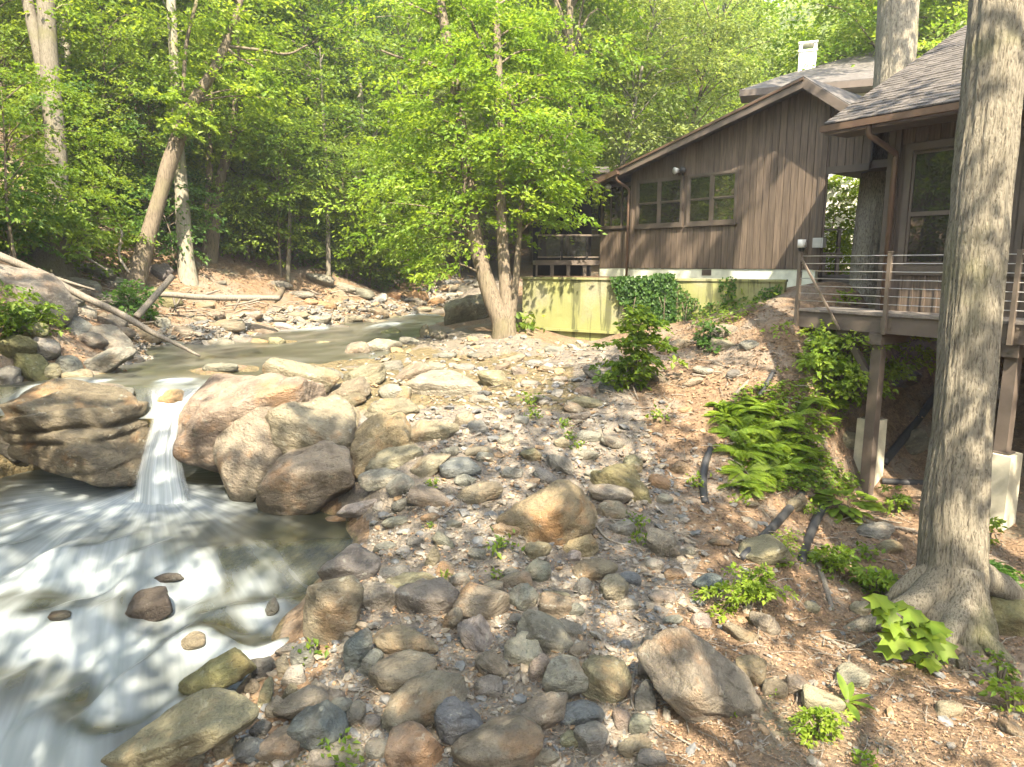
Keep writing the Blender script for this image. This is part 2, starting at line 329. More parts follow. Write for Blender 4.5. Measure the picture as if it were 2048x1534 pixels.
_w = [(0,0,.6),(-5,0,.2),(5,0,1.1),(0,-8,.9),(9,-8,1.2),(-10,-8,2),(-8.5,5,.9),(-12,9,3.5),(-9.5,11.5,2.8),(-11,15,5.2),(9,4,1.2),(12,9,2.0),(11.5,14,3.9),(9,17,4.3),(14,20,4.6),(5,19,4.5),(8.5,12,1.5),(4,21,4.4),(2.0,21,4.0),(0.2,21.5,3.6),
 (9.4,14.5,4.1),(6.0,16.5,4.35),(-6.2,9.6,.95),(-7.5,7,.7),(-4.7,3.4,.15),(-2.0,3.2,.4),(1.5,3.0,1.0),(-7.2,12.2,2.3),(-14,22,8),(-22,26,12),(-14,34,10.5),(18,30,6.5),(8,30,5.2),(2,34,5.2)]
CT = np.array([PZ(a, b, z) for a, b, z in _z] + [P(a, b, d) for a, b, d in _d] + [np.array(q, float) for q in _w])
def _phi(A, B): return np.sqrt(((A[:, None] - B[None]) ** 2).sum(-1) + .09)
_K = np.zeros((len(CT) + 3,) * 2); _n = len(CT); _K[:_n, :_n] = _phi(CT[:, :2], CT[:, :2]) - .02 * np.eye(_n); _K[:_n, _n:] = np.c_[np.ones(_n), CT[:, :2]]; _K[_n:, :_n] = _K[:_n, _n:].T
_W = np.linalg.solve(_K, np.r_[CT[:, 2], 0, 0, 0])
def far_h(x, y):
    xc = -2 - .04 * (y - 25); r = np.hypot(x, y)
    z = 4.0 + .05 * np.clip(y - 25, -10, 400) + .5 * np.clip(xc - 4 - x, 0, 60) + .10 * np.clip(x - xc - 10, 0, 40)
    z = z + .30 * np.clip(y - 55, 0, 30)
    az = np.arctan2(x, y); gap = np.exp(-((az - .335) / .045) ** 2)
    hill = 5 + (r - 40) * (.335 - .055 * gap); k = sstep(70, 130, r)
    z = z * (1 - k) + hill * k
    over = np.clip(r - 360, 0, None); return z - over * .33
def gz(x, y):
    x = np.atleast_1d(np.asarray(x, float)); y = np.atleast_1d(np.asarray(y, float)); o = np.empty(len(x))
    for i in range(0, len(x), 40000):
        q = np.c_[x[i:i + 40000], y[i:i + 40000]]; o[i:i + 40000] = _phi(q, CT[:, :2]) @ _W[:_n] + _W[_n] + q @ _W[_n + 1:]
    r = np.hypot(x + 1, y - 8); k = sstep(20, 34, r); f = far_h(x, np.where(y < 0, 0, y)); f = np.where(y < 0, 3.0, f)
    z = o * (1 - k) + f * k
    q = np.c_[x, y, x * 0]
    return z + .035 * fbm(q * 1.6, 3, 5) * (1 - k) + (.5 * fbm(q * .12, 3, 7)) * k
def G(px, py, lift=0.0):
    "where rays through pixels meet the ground (raised by lift)"
    px = np.atleast_1d(np.asarray(px, float)); py = np.atleast_1d(np.asarray(py, float)); r = ray(px, py)
    lift = np.broadcast_to(np.asarray(lift, float), px.shape)
    lo = np.full(len(px), 3.0); hi = np.full(len(px), np.nan); d = lo.copy()
    for k in range(110):
        nd = d * 1.025 + .03; q = EYE + r * nd[:, None]; hit = (q[:, 2] < gz(q[:, 0], q[:, 1]) + lift) & np.isnan(hi)
        hi = np.where(hit, nd, hi); lo = np.where(np.isnan(hi), nd, lo); d = np.where(np.isnan(hi), nd, d)
    hi = np.where(np.isnan(hi), lo, hi)
    for k in range(14):
        mid = (lo + hi) / 2; q = EYE + r * mid[:, None]; b = q[:, 2] < gz(q[:, 0], q[:, 1]) + lift; hi = np.where(b, mid, hi); lo = np.where(b, lo, mid)
    return EYE + r * hi[:, None], hi
# one sheet: fine rings in front of the camera, coarse ones round the rest
rr = np.concatenate([np.linspace(0, 2.6, 4), 2.6 * (560 / 2.6) ** np.linspace(0, 1, 430)[1:]])
aa = np.unique(np.concatenate([np.linspace(-R(52), R(52), 430), np.linspace(R(52), 2 * math.pi - R(52), 70)]))
aa = aa[aa < 2 * math.pi - R(52) - 1e-6]
rg, ag = np.meshgrid(rr, aa, indexing='ij'); gx = (rg * np.sin(ag)).ravel(); gy = (rg * np.cos(ag)).ravel(); gzz = gz(gx, gy)
na = len(aa); i = np.arange(len(rr) - 1)[:, None] * na; j = np.arange(na)[None]
gF = np.stack([i + j, i + na + j, i + na + (j + 1) % na, i + (j + 1) % na], -1).reshape(-1, 4)
UPW = lambda y: 2.93 + .012 * np.clip(y - 12, 0, 100)            # upper creek level
def lower_level(x, y):
    y = y + .75 * vn(np.c_[np.asarray(x, float) * .85, np.asarray(y, float) * .5, np.asarray(x, float) * 0], 71) + .3 * vn(np.c_[np.asarray(x, float) * 2.1, np.asarray(y, float) * 1.2, np.asarray(x, float) * 0], 72)
    z = 1.42 - .27 * sstep(8.5, 7.4, y + .25 * (x + 2.5)) - .33 * sstep(7.0, 6.2, y + .15 * (x + 2.5)) - .42 * sstep(6.3, 5.2, y) - .25 * sstep(4.8, 3.6, y)
    return z
def poly_in(px, py, poly):
    px = np.asarray(px, float); py = np.asarray(py, float); c = np.zeros(px.shape, bool); n = len(poly)
    for a in range(n):
        x0, y0 = poly[a]; x1, y1 = poly[(a + 1) % n]; k = (y0 > py) != (y1 > py)
        c ^= k & (px < (x1 - x0) * (py - y0) / (y1 - y0 + 1e-9) + x0)
    return c
def pix(p):
    q = np.asarray(p, float) - EYE; d = q @ FWD; return 1024 + FPX * (q @ RIGHT) / d, 767 - FPX * (q @ UPV) / d, d
GRAVEL = [PZ(*q)[:2] for q in [(560,1560,.8),(700,1250,1.2),(740,1060,1.5),(640,860,2.5),(560,745,2.93),(860,655,3.0),(1000,675,3.2),(1230,700,3.1),(1260,800,2.6),(1330,960,1.9),(1400,1120,1.5),(1330,1250,1.2),(1300,1560,1.1)]]
WESTBAR = [PZ(*q)[:2] for q in [(100,760,3.0),(430,720,2.95),(700,660,3.1),(880,625,3.2),(1000,600,3.6),(1000,545,4.0),(800,590,3.9),(560,610,3.7),(300,650,3.6),(80,650,4.0)]]
gpts = np.c_[gx, gy]
grav = np.clip(poly_in(gx, gy, GRAVEL) * 1.0 + poly_in(gx, gy, WESTBAR) * .75, 0, 1)
wet = ((gzz < np.where(gy > 11.4, UPW(gy), lower_level(gx, gy)) + .03) & (gx < 1.2) & (gx > -9) & (gy < 34) & (gy > 2)).astype(float)
ground = obj('ground', np.c_[gx, gy, gzz], gF, M['ground'], smooth=True, attrs=dict(gravel=grav, wet=wet), kind='structure')
# ------------------------------------------------------------------ water
BASE = PZ(312, 962, 1.42)
def grid(x0, x1, y0, y1, nx, ny):
    X, Y = np.meshgrid(np.linspace(x0, x1, nx), np.linspace(y0, y1, ny)); i = np.arange(ny - 1)[:, None] * nx; j = np.arange(nx - 1)[None]
    return X.ravel(), Y.ravel(), np.stack([i + j, i + j + 1, i + nx + j + 1, i + nx + j], -1).reshape(-1, 4)
X, Y, F = grid(-9.5, 1.6, 2.4, 12.4, 260, 240)
dx, dy = X - BASE[0], Y - BASE[1]; rad = np.hypot(dx, dy); ang = np.arctan2(dx, -dy)
fx, fy = -.42, -.9                                           # main run of the rapids
along = X * fx + Y * fy; across = X * -fy + Y * fx
far_ = sstep(3.2, 5.0, rad)
flow = np.c_[rad * (1 - far_) + far_ * (rad), ang * 3.2 * (1 - far_) + far_ * (ang * 3.2), X * 0]
rap = sstep(8.9, 7.3, Y + .2 * (X + 2.5))
def lower_z(X, Y):
    al = X * fx + Y * fy; ac = X * -fy + Y * fx; wv = fbm(np.c_[al * .35, ac * .5, X * 0], 2, 61) * .8
    b1 = 1 - np.abs(vn(np.c_[al * 1.25 + wv, ac * 1.9 + wv, X * 0], 31)) * 2; b2 = vn(np.c_[al * 2.4 - wv, ac * 4.6, X * 0], 37)
    return lower_level(X, Y) + sstep(8.9, 7.3, Y + .2 * (X + 2.5)) * (.115 * b1 + .045 * b2)
Z = lower_z(X, Y); e = .10; down = (lower_z(X - fx * e, Y - fy * e) - lower_z(X + fx * e, Y + fy * e)) / (2 * e)
rad_m = .10 * np.exp(-(rad / .55) ** 2); Z = Z + rad_m
st = np.exp(-((ang - .1) / 1.12) ** 6)
foam = 1.15 * np.exp(-(rad / 2.0) ** 1.7) * np.clip(st + .04, 0, 1) + .22 * np.exp(-(rad / 3.6) ** 2) + rap * np.clip(.8 * down + .30 - .25 * sstep(-3.2, -1.6, X + .35 * (Y - 7)), -.05, .9) + .03
left_fall = np.exp(-((X + 6.9) / .9) ** 2 - ((Y - 11.2) / .9) ** 2); foam = foam + 1.1 * left_fall
LOWPOLY = [(-9.6, 12.5), (-9.6, 2.3)] + [tuple(PZ(*q)[:2]) for q in [(330,1640,.5),(520,1500,.6),(660,1330,.9),(740,1180,1.2),(790,1080,1.4),(760,1010,1.42),(650,960,1.42)]] + [(-2.0, 12.5)]
fc = np.c_[X, Y][F].mean(1); F = F[poly_in(fc[:, 0], fc[:, 1], LOWPOLY)]
lower_water = obj('creek_water', np.c_[X, Y, Z], F, M['water'], smooth=True, attrs=dict(flow=flow, foam=foam), kind='structure')
X, Y, F = grid(-9.5, 2.0, 11.25, 36, 180, 330)
Z = UPW(Y) - .42 * sstep(12.0, 11.3, Y); lip = PZ(345, 785, 2.9)
q = np.c_[X * 1.5, Y * .9, X * 0]; bb = fbm(q, 2, 51); Z = Z + .03 * bb
flow = np.c_[X * .9 + Y * .5, (Y - X * .5) * .30, X * 0]
rl = np.hypot(X - lip[0], Y - lip[1]); foam = .12 + .4 * np.exp(-(rl / .9) ** 2) + .75 * np.exp(-((Y - 13.0 - .25 * (X + 4)) / .45) ** 2) * sstep(-.2, .5, bb) + .5 * np.exp(-((Y - 14.6 - .35 * (X + 4)) / .3) ** 2) * sstep(.0, .5, bb) + .5 * np.exp(-((Y - 26.2) / .35) ** 2) + .55 * np.exp(-((Y - 22.5 - .5 * (X + 4)) / .9) ** 2) * sstep(-.3, .4, bb)
UPPOLY = [(-9.6, 11.2)] + [tuple(PZ(*q)[:2]) for q in [(470,800,2.9),(640,752,2.93),(740,722,2.95),(880,668,3.05),(960,625,3.1),(1000,560,3.5)]] + [(2.0, 37), (-9.6, 37)]
fc = np.c_[X, Y][F].mean(1); F = F[poly_in(fc[:, 0], fc[:, 1], UPPOLY)]
obj('creek_water', np.c_[X, Y, Z], F, M['water'], smooth=True, attrs=dict(flow=flow, foam=foam), kind='structure')
rows = [(768,300,440,11.75),(780,290,430,11.55),(797,293,402,11.45),(815,298,385,11.4),(835,300,374,11.36),(860,295,366,11.3),(890,286,362,11.2),(920,277,364,11.1),(950,268,370,11.0),(985,262,380,10.86),(1015,258,384,10.7)]
ny, nx = 60, 40; rows = np.array(rows, float); jj = np.linspace(0, len(rows) - 1, ny); rws = np.c_[[np.interp(jj, np.arange(len(rows)), rows[:, k]) for k in range(4)]].T
V = []; FL = []; FO = []
for a, (py, l, r_, d) in enumerate(rws):
    u = np.linspace(0, 1, nx); pxs = l + (r_ - l) * u; fr = a / (ny - 1)
    gapv = np.exp(-((u - .44) / .2) ** 2) * (1 - sstep(.10, .34, fr))
    dep = d - .16 * np.sin(u * math.pi) ** .7 * (.3 + fr) + .28 * gapv
    strand = .035 * vn(np.c_[u * 9, np.full(nx, fr * 1.6), u * 0], 3) + .02 * vn(np.c_[u * 22, np.full(nx, fr * 2.0), u * 0], 4)
    V.append(P(pxs, np.full(nx, py), dep + strand)); FL.append(np.c_[np.full(nx, fr * 2.2), u * 1.1, u * 0])
    FO.append(np.clip(np.sin(u * math.pi) ** .6 * 1.15 - .95 * gapv, 0, 1.2) * (.7 + .35 * fr) * sstep(-.02, .16, fr))
i = np.arange(ny - 1)[:, None] * nx; j = np.arange(nx - 1)[None]
obj('waterfall', np.concatenate(V), np.stack([i + j, i + nx + j, i + nx + j + 1, i + j + 1], -1).reshape(-1, 4), M['fall'], smooth=True, attrs=dict(flow=np.concatenate(FL), foam=np.concatenate(FO)), kind='structure')
# ------------------------------------------------------------------ rocks
_ico = {}
def ico(s):
    if s not in _ico:
        b = bmesh.new(); bmesh.ops.create_icosphere(b, subdivisions=s, radius=1.0)
        _ico[s] = (np.array([v.co[:] for v in b.verts]), np.array([[v.index for v in f.verts] for f in b.faces])); b.free()
    return _ico[s]
def rock_verts(seed, a, b, c, kind, sub):
    rng = np.random.RandomState(seed); n, F = ico(sub)
    K, p, lo = dict(R=(6, 14, .70), A=(5, 44, .60), S=(6, 36, .66), B=(5, 30, .62))[kind]
    th = 2 * math.pi * (np.arange(K) + rng.uniform(-.3, .3, K)) / K + rng.uniform(0, 6.3)
    m = np.c_[np.cos(th), np.sin(th), rng.uniform(-.35, .75, K)]; d = rng.uniform(lo, .95, K)
    nf = 4 if kind in 'AB' else 3
    m2 = np.c_[rng.normal(size=(nf, 2)) * .55, np.ones(nf)]; m2[0] = [rng.uniform(-.3, .3), 1.0, .7]; m2[1] = [rng.uniform(-.4, .4), -.45, 1]
    m = unit(np.vstack([m, m2, rng.normal(size=(3, 3))])); d = np.r_[d, rng.uniform(.50, .78, nf), rng.uniform(.8, 1.0, 3)]
    if kind == 'S':
        m = np.vstack([m, unit([[.10, 1, .45], [-.08, -1, .05]])]); d = np.r_[d, .50, .55]
    s = (np.clip(n @ m.T, 0, None) / d) ** p; r = (s.sum(1) + (1 / 1.12) ** p) ** (-1 / p); V = n * r[:, None]
    V = V - (V.max(0) + V.min(0)) / 2; V = V / (np.abs(V).max(0))
    sc = np.array([a, b, c]); o = rng.uniform(-50, 50, 3); mn = min(a, b, c)
    W = V * sc; fr = 1 / (max(a, b) * 1.0)
    k = dict(R=.055, A=.07, S=.07, B=.075)[kind]
    W = W + n * (fbm(W * fr * 1.5 + o, 4, seed) * k * mn * 1.6)[:, None]
    if sub >= 3:
        tl = rng.uniform(-.25, .25); t = (W[:, 1] + tl * W[:, 0] + .2 * W[:, 2]) / (max(b, .02)) * (7 if kind in 'SA' else 4.5)
        t = t + .9 * vn(W * fr * 2.0 + o, seed + 9); st = vn(np.c_[t, t * 0, t * 0] + o, seed + 3)
        W = W + n * (st * np.abs(st) * dict(R=.045, A=.10, S=.16, B=.09)[kind] * mn * 1.3)[:, None]
        W = W + n * (fbm(W * np.array([9, 16, 12]) / max(mn, .1) * .22 + o, 3, seed + 20) * .035 * mn)[:, None]
    return W, F
COL = dict(tan=(.235, .203, .145), gold=(.26, .20, .12), grey=(.205, .20, .163), pale=(.285, .265, .215), blue=(.135, .155, .148), rust=(.32, .20, .11), olive=(.225, .205, .13), dark=(.14, .132, .115), moss=(.16, .155, .07), brown=(.21, .185, .14), wetdark=(.075, .065, .05), umber=(.155, .14, .095))
RUST = dict(tan=.8, gold=1., grey=.3, pale=.35, blue=.1, rust=.9, olive=.5, dark=.25, moss=.3, brown=.6, wetdark=.2, umber=.7)
DEP = {}
_big = [(1092,1040,112),(1022,1058,30),(1418,1382,150),(2012,1240,92),(936,630,70),(660,1240,168),(888,773,60),(762,890,105),(360,1468,95),(432,1350,56),(600,752,50)]
DEP.update({(q[0], q[1]): d for q, d in zip(_big, G([q[0] for q in _big], [q[1] + .16 * q[2] for q in _big])[1])})
ROCKS = []                                              # (object, px, py, w, h, kind, colour, label or None)
def rock(px, py, w, h, rot=0, kind='R', col='grey', label=None, sub=None, thick=None, lift=None, depth=None, seed=None, name='rock', group='rocks lying along the creek'):
    if kind == 'R' and label is None: kind = 'SSASRABSR'[int(px + py) % 9]
    seed = seed if seed is not None else int(px * 7 + py * 13) % 99991
    rng = np.random.RandomState(seed)
    d = depth if depth is not None else DEP[(px, py)]
    hw = w / 2 / FPX * d; hh = h / 2 / FPX * d
    c = P(px, py, d)
    t = thick if thick is not None else rng.uniform(.75, 1.05)
    hd = t * (hw * hh) ** .5 if hh < hw else t * hw
    a = R(rot); ex = math.cos(a) * RIGHT + math.sin(a) * UPV; ey = -math.sin(a) * RIGHT + math.cos(a) * UPV; ez = -FWD
    sub = sub or (5 if w * h > 26000 else 4 if w * h > 2600 else 3)
    V, F = rock_verts(seed, hw * 1.04, hh * 1.10, hd, kind, sub)
    me = mesh_np(name, V, F, True); me.materials.append(M['rock'])
    o = bpy.data.objects.new(name, me); C.objects.link(o)
    mw = Matrix(((ex[0], ey[0], ez[0], c[0]), (ex[1], ey[1], ez[1], c[1]), (ex[2], ey[2], ez[2], c[2]), (0, 0, 0, 1)))
    o.matrix_world = mw
    k = rng.uniform(.85, 1.15); cc = [v * k * rng.uniform(.95, 1.05) for v in COL[col]]; o.color = (*cc, RUST[col])
    tag(o, label, 'rock', group); ROCKS.append((o, px, py, w, h, kind, col, label)); return o
H = rock
def WD(px, py, up=.0):
    d = 6.0
    for k in range(400):
        q = P(px, py, d)
        if q[2] < lower_z(q[:1], q[1:2])[0] + up: break
        d += .02
    return d
# the big ones
H(148,855,296,172,-7,'S','umber','huge dark layered boulder left of the waterfall',depth=11.3,thick=.85,sub=6)
H(170,788,215,52,-4,'S','grey','grey ledge slab lying across the top of the dark boulder',depth=11.9,thick=1.2)
H(505,840,272,176,8,'B','tan','huge rounded tan boulder right of the waterfall',depth=11.5,thick=1.0,sub=6)
H(500,905,135,190,-22,'B','tan','left block of the cracked tan boulder beside the pool',depth=10.75,thick=.8)
H(622,878,190,165,-18,'B','tan','smooth upper block of the cracked tan boulder',depth=10.9,thick=.85)
H(612,962,205,135,14,'B','tan','low sunlit block of the cracked boulder, nearest the pool',depth=10.35,thick=.85)
H(690,935,70,120,25,'R','tan','narrow end block of the cracked boulder on its right side',depth=10.6,thick=.9)
H(600,752,150,50,-14,'S','olive','thin olive slab lying on top of the rounded tan boulder',depth=11.9)
H(1092,1040,192,112,24,'B','gold','humped golden boulder alone on the gravel bar',thick=.9,sub=5)
H(1022,1058,70,30,12,'R','gold','pointed tail stone at the left tip of the humped golden boulder',thick=.9)
H(345,802,64,44,0,'R','gold','small wet tan rock splitting the flow at the lip of the waterfall',depth=11.62)
H(1418,1382,285,128,-37,'A','brown','large flat-sided brown boulder half buried by leaf litter',thick=.9,sub=5)
H(2012,1240,104,92,-8,'B','moss','mossy boulder with pale lichen beside the big trunk',thick=.9)
H(936,630,108,70,24,'B','olive','big olive boulder at the foot of the creekside tree clump',thick=.8)
H(660,1240,112,168,-8,'B','olive','tall olive boulder standing at the edge of the rapids',thick=.6,sub=5)
H(888,773,148,60,3,'S','pale','large flat-topped pale slab in the middle of the gravel bar',thick=.9,sub=5)
H(762,890,140,105,42,'S','gold','curved layered tan slab leaning against the cracked boulder',thick=.7,sub=5)
H(360,1468,300,95,25,'S','olive','long layered schist slab with a green end, bottom edge of the rapids',thick=.7,sub=5,depth=5.75)
H(432,1350,160,56,28,'S','moss','long mossy pointed slab reaching into the rapids',thick=.8,depth=6.65)
H(298,1212,110,62,26,'S','wetdark','wet dark ledge rock standing in the middle of the rapids',depth=WD(298, 1228),thick=.9)
H(335,1157,62,20,4,'A','wetdark','small dark wet rock just breaking the surface of the pool outflow',depth=WD(335, 1162),thick=.7)
H(388,1284,52,34,6,'R','olive','olive stone washed over in the lower rapids',depth=WD(388,1290))
H(545,1216,26,36,-24,'A','grey','small upright stone splitting the flow near the right edge of the rapids',depth=WD(545,1226))
H(120,1232,46,20,4,'A','wetdark','small wet stone in the rapids at the left',depth=WD(120,1236))
H(45,580,200,105,-30,'B','grey','massive pale grey bedrock slab under the white log',depth=14.2,thick=.9)
# foreground
fg = [(757,1195,92,56,10,'R','pale'),(855,1200,124,84,-10,'B','brown'),(963,1212,108,76,0,'B','tan'),(1046,1198,58,52,30,'A','grey'),(1093,1270,120,66,-14,'S','grey'),(1046,1304,78,62,0,'R','pale'),(958,1278,78,50,-58,'S','grey'),(982,1335,66,54,-32,'A','tan'),(978,1378,60,42,0,'R','grey'),
(812,1284,128,50,-14,'R','olive'),(808,1346,132,72,8,'R','tan'),(848,1412,182,92,26,'S','brown'),(920,1448,92,104,10,'A','blue'),(830,1500,108,98,0,'R','tan'),(1000,1502,190,88,18,'B','brown'),(1072,1432,140,62,14,'B','brown'),(1132,1362,92,96,10,'A','pale'),(1208,1368,96,96,-30,'B','olive'),(1166,1428,92,42,4,'S','blue'),(1078,1342,38,64,-8,'R','brown'),
(640,1460,104,88,16,'A','blue'),(712,1312,56,104,-14,'A','blue'),(745,1330,44,62,-20,'R','grey'),(700,1140,126,82,8,'B','dark'),(825,1162,104,28,9,'S','olive'),(790,1150,60,40,20,'R','grey'),(890,1142,38,34,0,'R','tan'),(1190,1140,88,44,2,'R','olive'),(1228,1180,64,60,30,'B','tan'),(1242,965,122,66,-24,'S','moss'),(1220,990,88,36,-4,'A','pale'),(1222,1022,62,36,4,'R','tan'),(1072,1102,62,38,22,'R','olive'),
(1326,1092,60,76,40,'B','tan'),(1160,1098,70,44,30,'R','gold'),(1148,1115,30,24,0,'R','pale'),(1246,1058,52,34,10,'A','grey'),(1112,1080,40,26,10,'R','tan'),
(525,1342,58,58,35,'A','dark'),(470,1362,44,38,20,'R','grey'),(531,1394,26,74,-16,'R','olive'),(548,1420,38,46,-20,'R','tan'),(567,1338,24,54,12,'R','tan'),(590,1352,44,38,10,'R','pale'),(608,1312,54,46,10,'R','grey'),(582,1297,60,16,10,'S','grey'),(565,1490,92,62,18,'S','tan'),(500,1502,66,54,32,'A','blue'),(450,1498,44,52,10,'A','olive'),(368,1520,96,46,4,'R','tan'),(602,1412,112,56,14,'B','tan'),(520,1460,40,34,0,'A','dark'),(683,1418,46,40,20,'R','grey'),(712,1432,36,54,-28,'S','grey'),(745,1446,34,30,0,'R','grey'),(640,1385,48,36,0,'R','tan'),(672,1395,34,30,10,'R','grey'),(760,1500,60,34,-8,'R','grey'),(690,1510,80,44,6,'S','brown'),(650,1525,70,40,0,'R','grey'),(480,1440,30,50,-30,'R','olive'),(578,1390,24,48,-28,'R','olive'),(505,1375,30,34,10,'R','tan'),
(885,1395,40,30,0,'R','brown'),(1030,1240,34,24,0,'R','grey'),(905,1245,36,54,-20,'R','brown'),(1140,1260,56,30,-20,'S','grey'),(1160,1300,40,26,0,'R','tan'),(1225,1245,34,26,10,'A','pale'),(1165,1180,36,46,0,'R','grey'),(1110,1195,60,24,4,'S','olive'),(1112,1215,66,50,-6,'R','tan'),(1150,1222,40,30,0,'R','grey'),(1030,1165,70,36,10,'R','brown'),(1075,1145,50,44,-10,'R','grey'),(1025,1150,36,26,0,'R','grey'),(1260,1160,46,28,-10,'R','blue'),(1287,1345,26,64,-6,'R','brown'),(1290,1400,44,70,-14,'S','grey'),(1185,1480,70,56,10,'A','grey'),(1245,1440,36,48,20,'R','grey'),(1280,1450,48,38,0,'R','grey'),(1140,1482,40,30,0,'R','olive'),(1270,1495,70,44,10,'A','grey'),(1300,1520,60,36,0,'R','grey'),(1090,1515,60,30,14,'S','grey')]
# middle of the bar
fg += [(690,786,96,44,22,'R','tan'),(990,762,68,44,-10,'R','olive'),(784,786,54,36,10,'R','pale'),(806,788,34,34,0,'R','tan'),(824,750,78,38,26,'R','tan'),(728,752,88,44,14,'S','olive'),(784,825,108,50,4,'A','tan'),(694,833,92,40,-28,'S','tan'),(858,865,118,42,10,'S','olive'),(788,918,118,44,16,'S','tan'),(764,957,90,38,15,'S','pale'),(803,974,52,46,36,'R','pale'),(920,938,84,44,0,'R','blue'),(860,933,90,44,32,'R','tan'),(930,962,44,24,4,'R','grey'),(862,998,88,40,-16,'S','tan'),(960,988,92,42,12,'R','tan'),(955,857,44,30,4,'R','grey'),(930,842,42,32,24,'R','olive'),(1061,912,42,26,10,'R','olive'),(1025,947,42,26,0,'A','grey'),(1120,930,62,34,-46,'A','grey'),(1124,888,34,26,-20,'R','olive'),(1178,873,52,22,0,'S','grey'),(1226,885,50,24,-22,'S','grey'),(970,916,34,22,0,'R','grey'),(1268,932,36,48,24,'R','olive'),(1174,806,74,24,-5,'R','olive'),(1153,818,52,22,-14,'R','tan'),(1160,834,44,16,10,'R','pale'),(1170,784,44,20,0,'R','brown'),(722,1018,92,30,18,'B','pale'),(670,1042,60,20,6,'R','gold'),(886,1085,48,28,-36,'A','grey'),(866,1118,24,52,-22,'R','olive'),(700,805,60,30,20,'R','olive'),(740,845,40,26,0,'R','grey'),(960,800,44,20,0,'R','grey'),(1042,840,34,18,0,'R','grey'),(1085,800,40,18,-6,'R','grey'),(1010,880,38,22,12,'R','grey'),(900,905,40,20,20,'R','grey'),(1175,910,44,20,4,'S','grey'),(1270,990,40,20,0,'R','tan'),(1090,955,52,24,-30,'S','grey'),(1188,950,36,22,0,'R','grey'),(955,905,60,20,8,'R','tan'),(1320,965,48,30,-30,'R','tan'),(1330,1000,34,24,0,'R','grey'),(805,1010,44,24,10,'R','grey'),(790,1045,50,22,12,'R','grey'),(860,1035,40,20,0,'A','tan'),(905,1050,40,18,10,'R','grey'),(830,1085,36,20,20,'R','dark'),(770,1095,52,20,14,'R','grey'),(955,1110,40,22,-10,'R','grey'),(920,1160,40,24,0,'R','grey'),(985,1175,44,22,10,'R','brown'),
(652,775,60,28,-20,'S','dark'),(665,750,54,22,-18,'S','grey'),(780,735,54,26,12,'S','grey'),(870,735,50,20,4,'R','brown'),(930,735,44,16,0,'S','grey'),(1005,735,36,16,20,'A','tan'),(1030,720,44,18,20,'R','tan'),(1068,728,34,16,0,'R','grey'),(1095,740,40,14,-10,'R','tan'),(1110,700,44,16,-6,'R','grey'),(960,712,50,16,6,'S','grey'),(890,712,46,15,4,'S','grey'),(1040,745,40,18,-24,'R','brown'),(1060,768,36,16,0,'R','grey'),(1120,760,34,14,0,'R','grey'),(1195,750,60,26,-30,'R','grey'),(1215,780,40,22,-40,'R','blue')]
# creek and far bank
fg += [(714,703,52,38,22,'B','brown'),(764,697,80,36,6,'B','pale'),(784,672,38,30,0,'R','moss'),(877,673,32,26,0,'B','brown'),(849,668,20,38,0,'A','olive'),(820,684,44,20,0,'R','grey'),(440,694,54,34,-8,'A','grey'),(488,690,50,32,-10,'R','grey'),(528,692,52,28,-24,'R','gold'),(447,652,80,26,4,'R','brown'),(490,650,30,24,0,'R','grey'),(530,664,58,28,-22,'R','tan'),(573,656,54,18,-8,'R','pale'),(553,685,34,22,0,'R','olive'),(676,662,58,24,0,'B','dark'),(612,672,44,22,-10,'R','olive'),(753,625,50,20,-10,'R','brown'),(748,645,64,16,-4,'S','tan'),(790,638,40,14,0,'R','olive'),(648,612,50,20,-4,'R','rust'),(622,606,30,18,0,'R','rust'),(700,640,50,18,6,'R','tan'),(640,640,46,18,0,'R','pale'),(594,632,50,16,0,'R','tan'),(500,632,48,18,4,'R','pale'),(550,640,40,14,0,'R','tan'),(830,592,50,24,8,'R','rust'),(874,606,42,20,8,'R','rust'),(788,594,34,20,0,'R','rust'),(866,560,34,28,-20,'A','gold'),(888,556,26,24,0,'A','rust'),(900,578,36,16,0,'R','tan'),(846,620,36,14,0,'R','tan'),(835,604,26,16,0,'R','pale'),(905,592,30,14,0,'R','pale'),(930,580,44,16,0,'R','pale'),(962,570,34,14,0,'R','pale'),
(32,695,78,52,0,'B','moss'),(66,738,78,52,-44,'A','moss'),(14,768,54,64,0,'B','dark'),(236,690,92,50,-32,'A','grey'),(184,682,60,36,-10,'B','dark'),(208,728,128,40,22,'B','grey'),(296,676,54,28,0,'B','olive'),(112,630,92,30,14,'A','brown'),(322,646,50,26,-28,'R','pale'),(369,664,46,24,0,'R','brown'),(228,642,50,32,0,'B','grey'),(286,748,52,16,4,'R','olive'),(310,731,54,15,4,'R','brown'),(192,542,92,26,-10,'S','grey'),(205,640,22,30,0,'A','tan'),(150,655,60,40,-40,'S','grey'),(345,690,60,18,-10,'R','grey'),(20,880,70,90,30,'B','dark'),(640,560,60,22,-10,'B','grey'),(760,560,80,34,-20,'B','dark'),(720,585,60,20,-16,'S','grey'),(560,570,50,16,0,'S','grey'),(690,575,50,16,-14,'S','grey'),(440,565,30,10,0,'S','grey'),(320,545,44,40,-30,'B','dark'),(335,600,60,40,-20,'A','moss'),(430,630,40,14,0,'R','brown'),(600,590,60,16,0,'S','grey')]
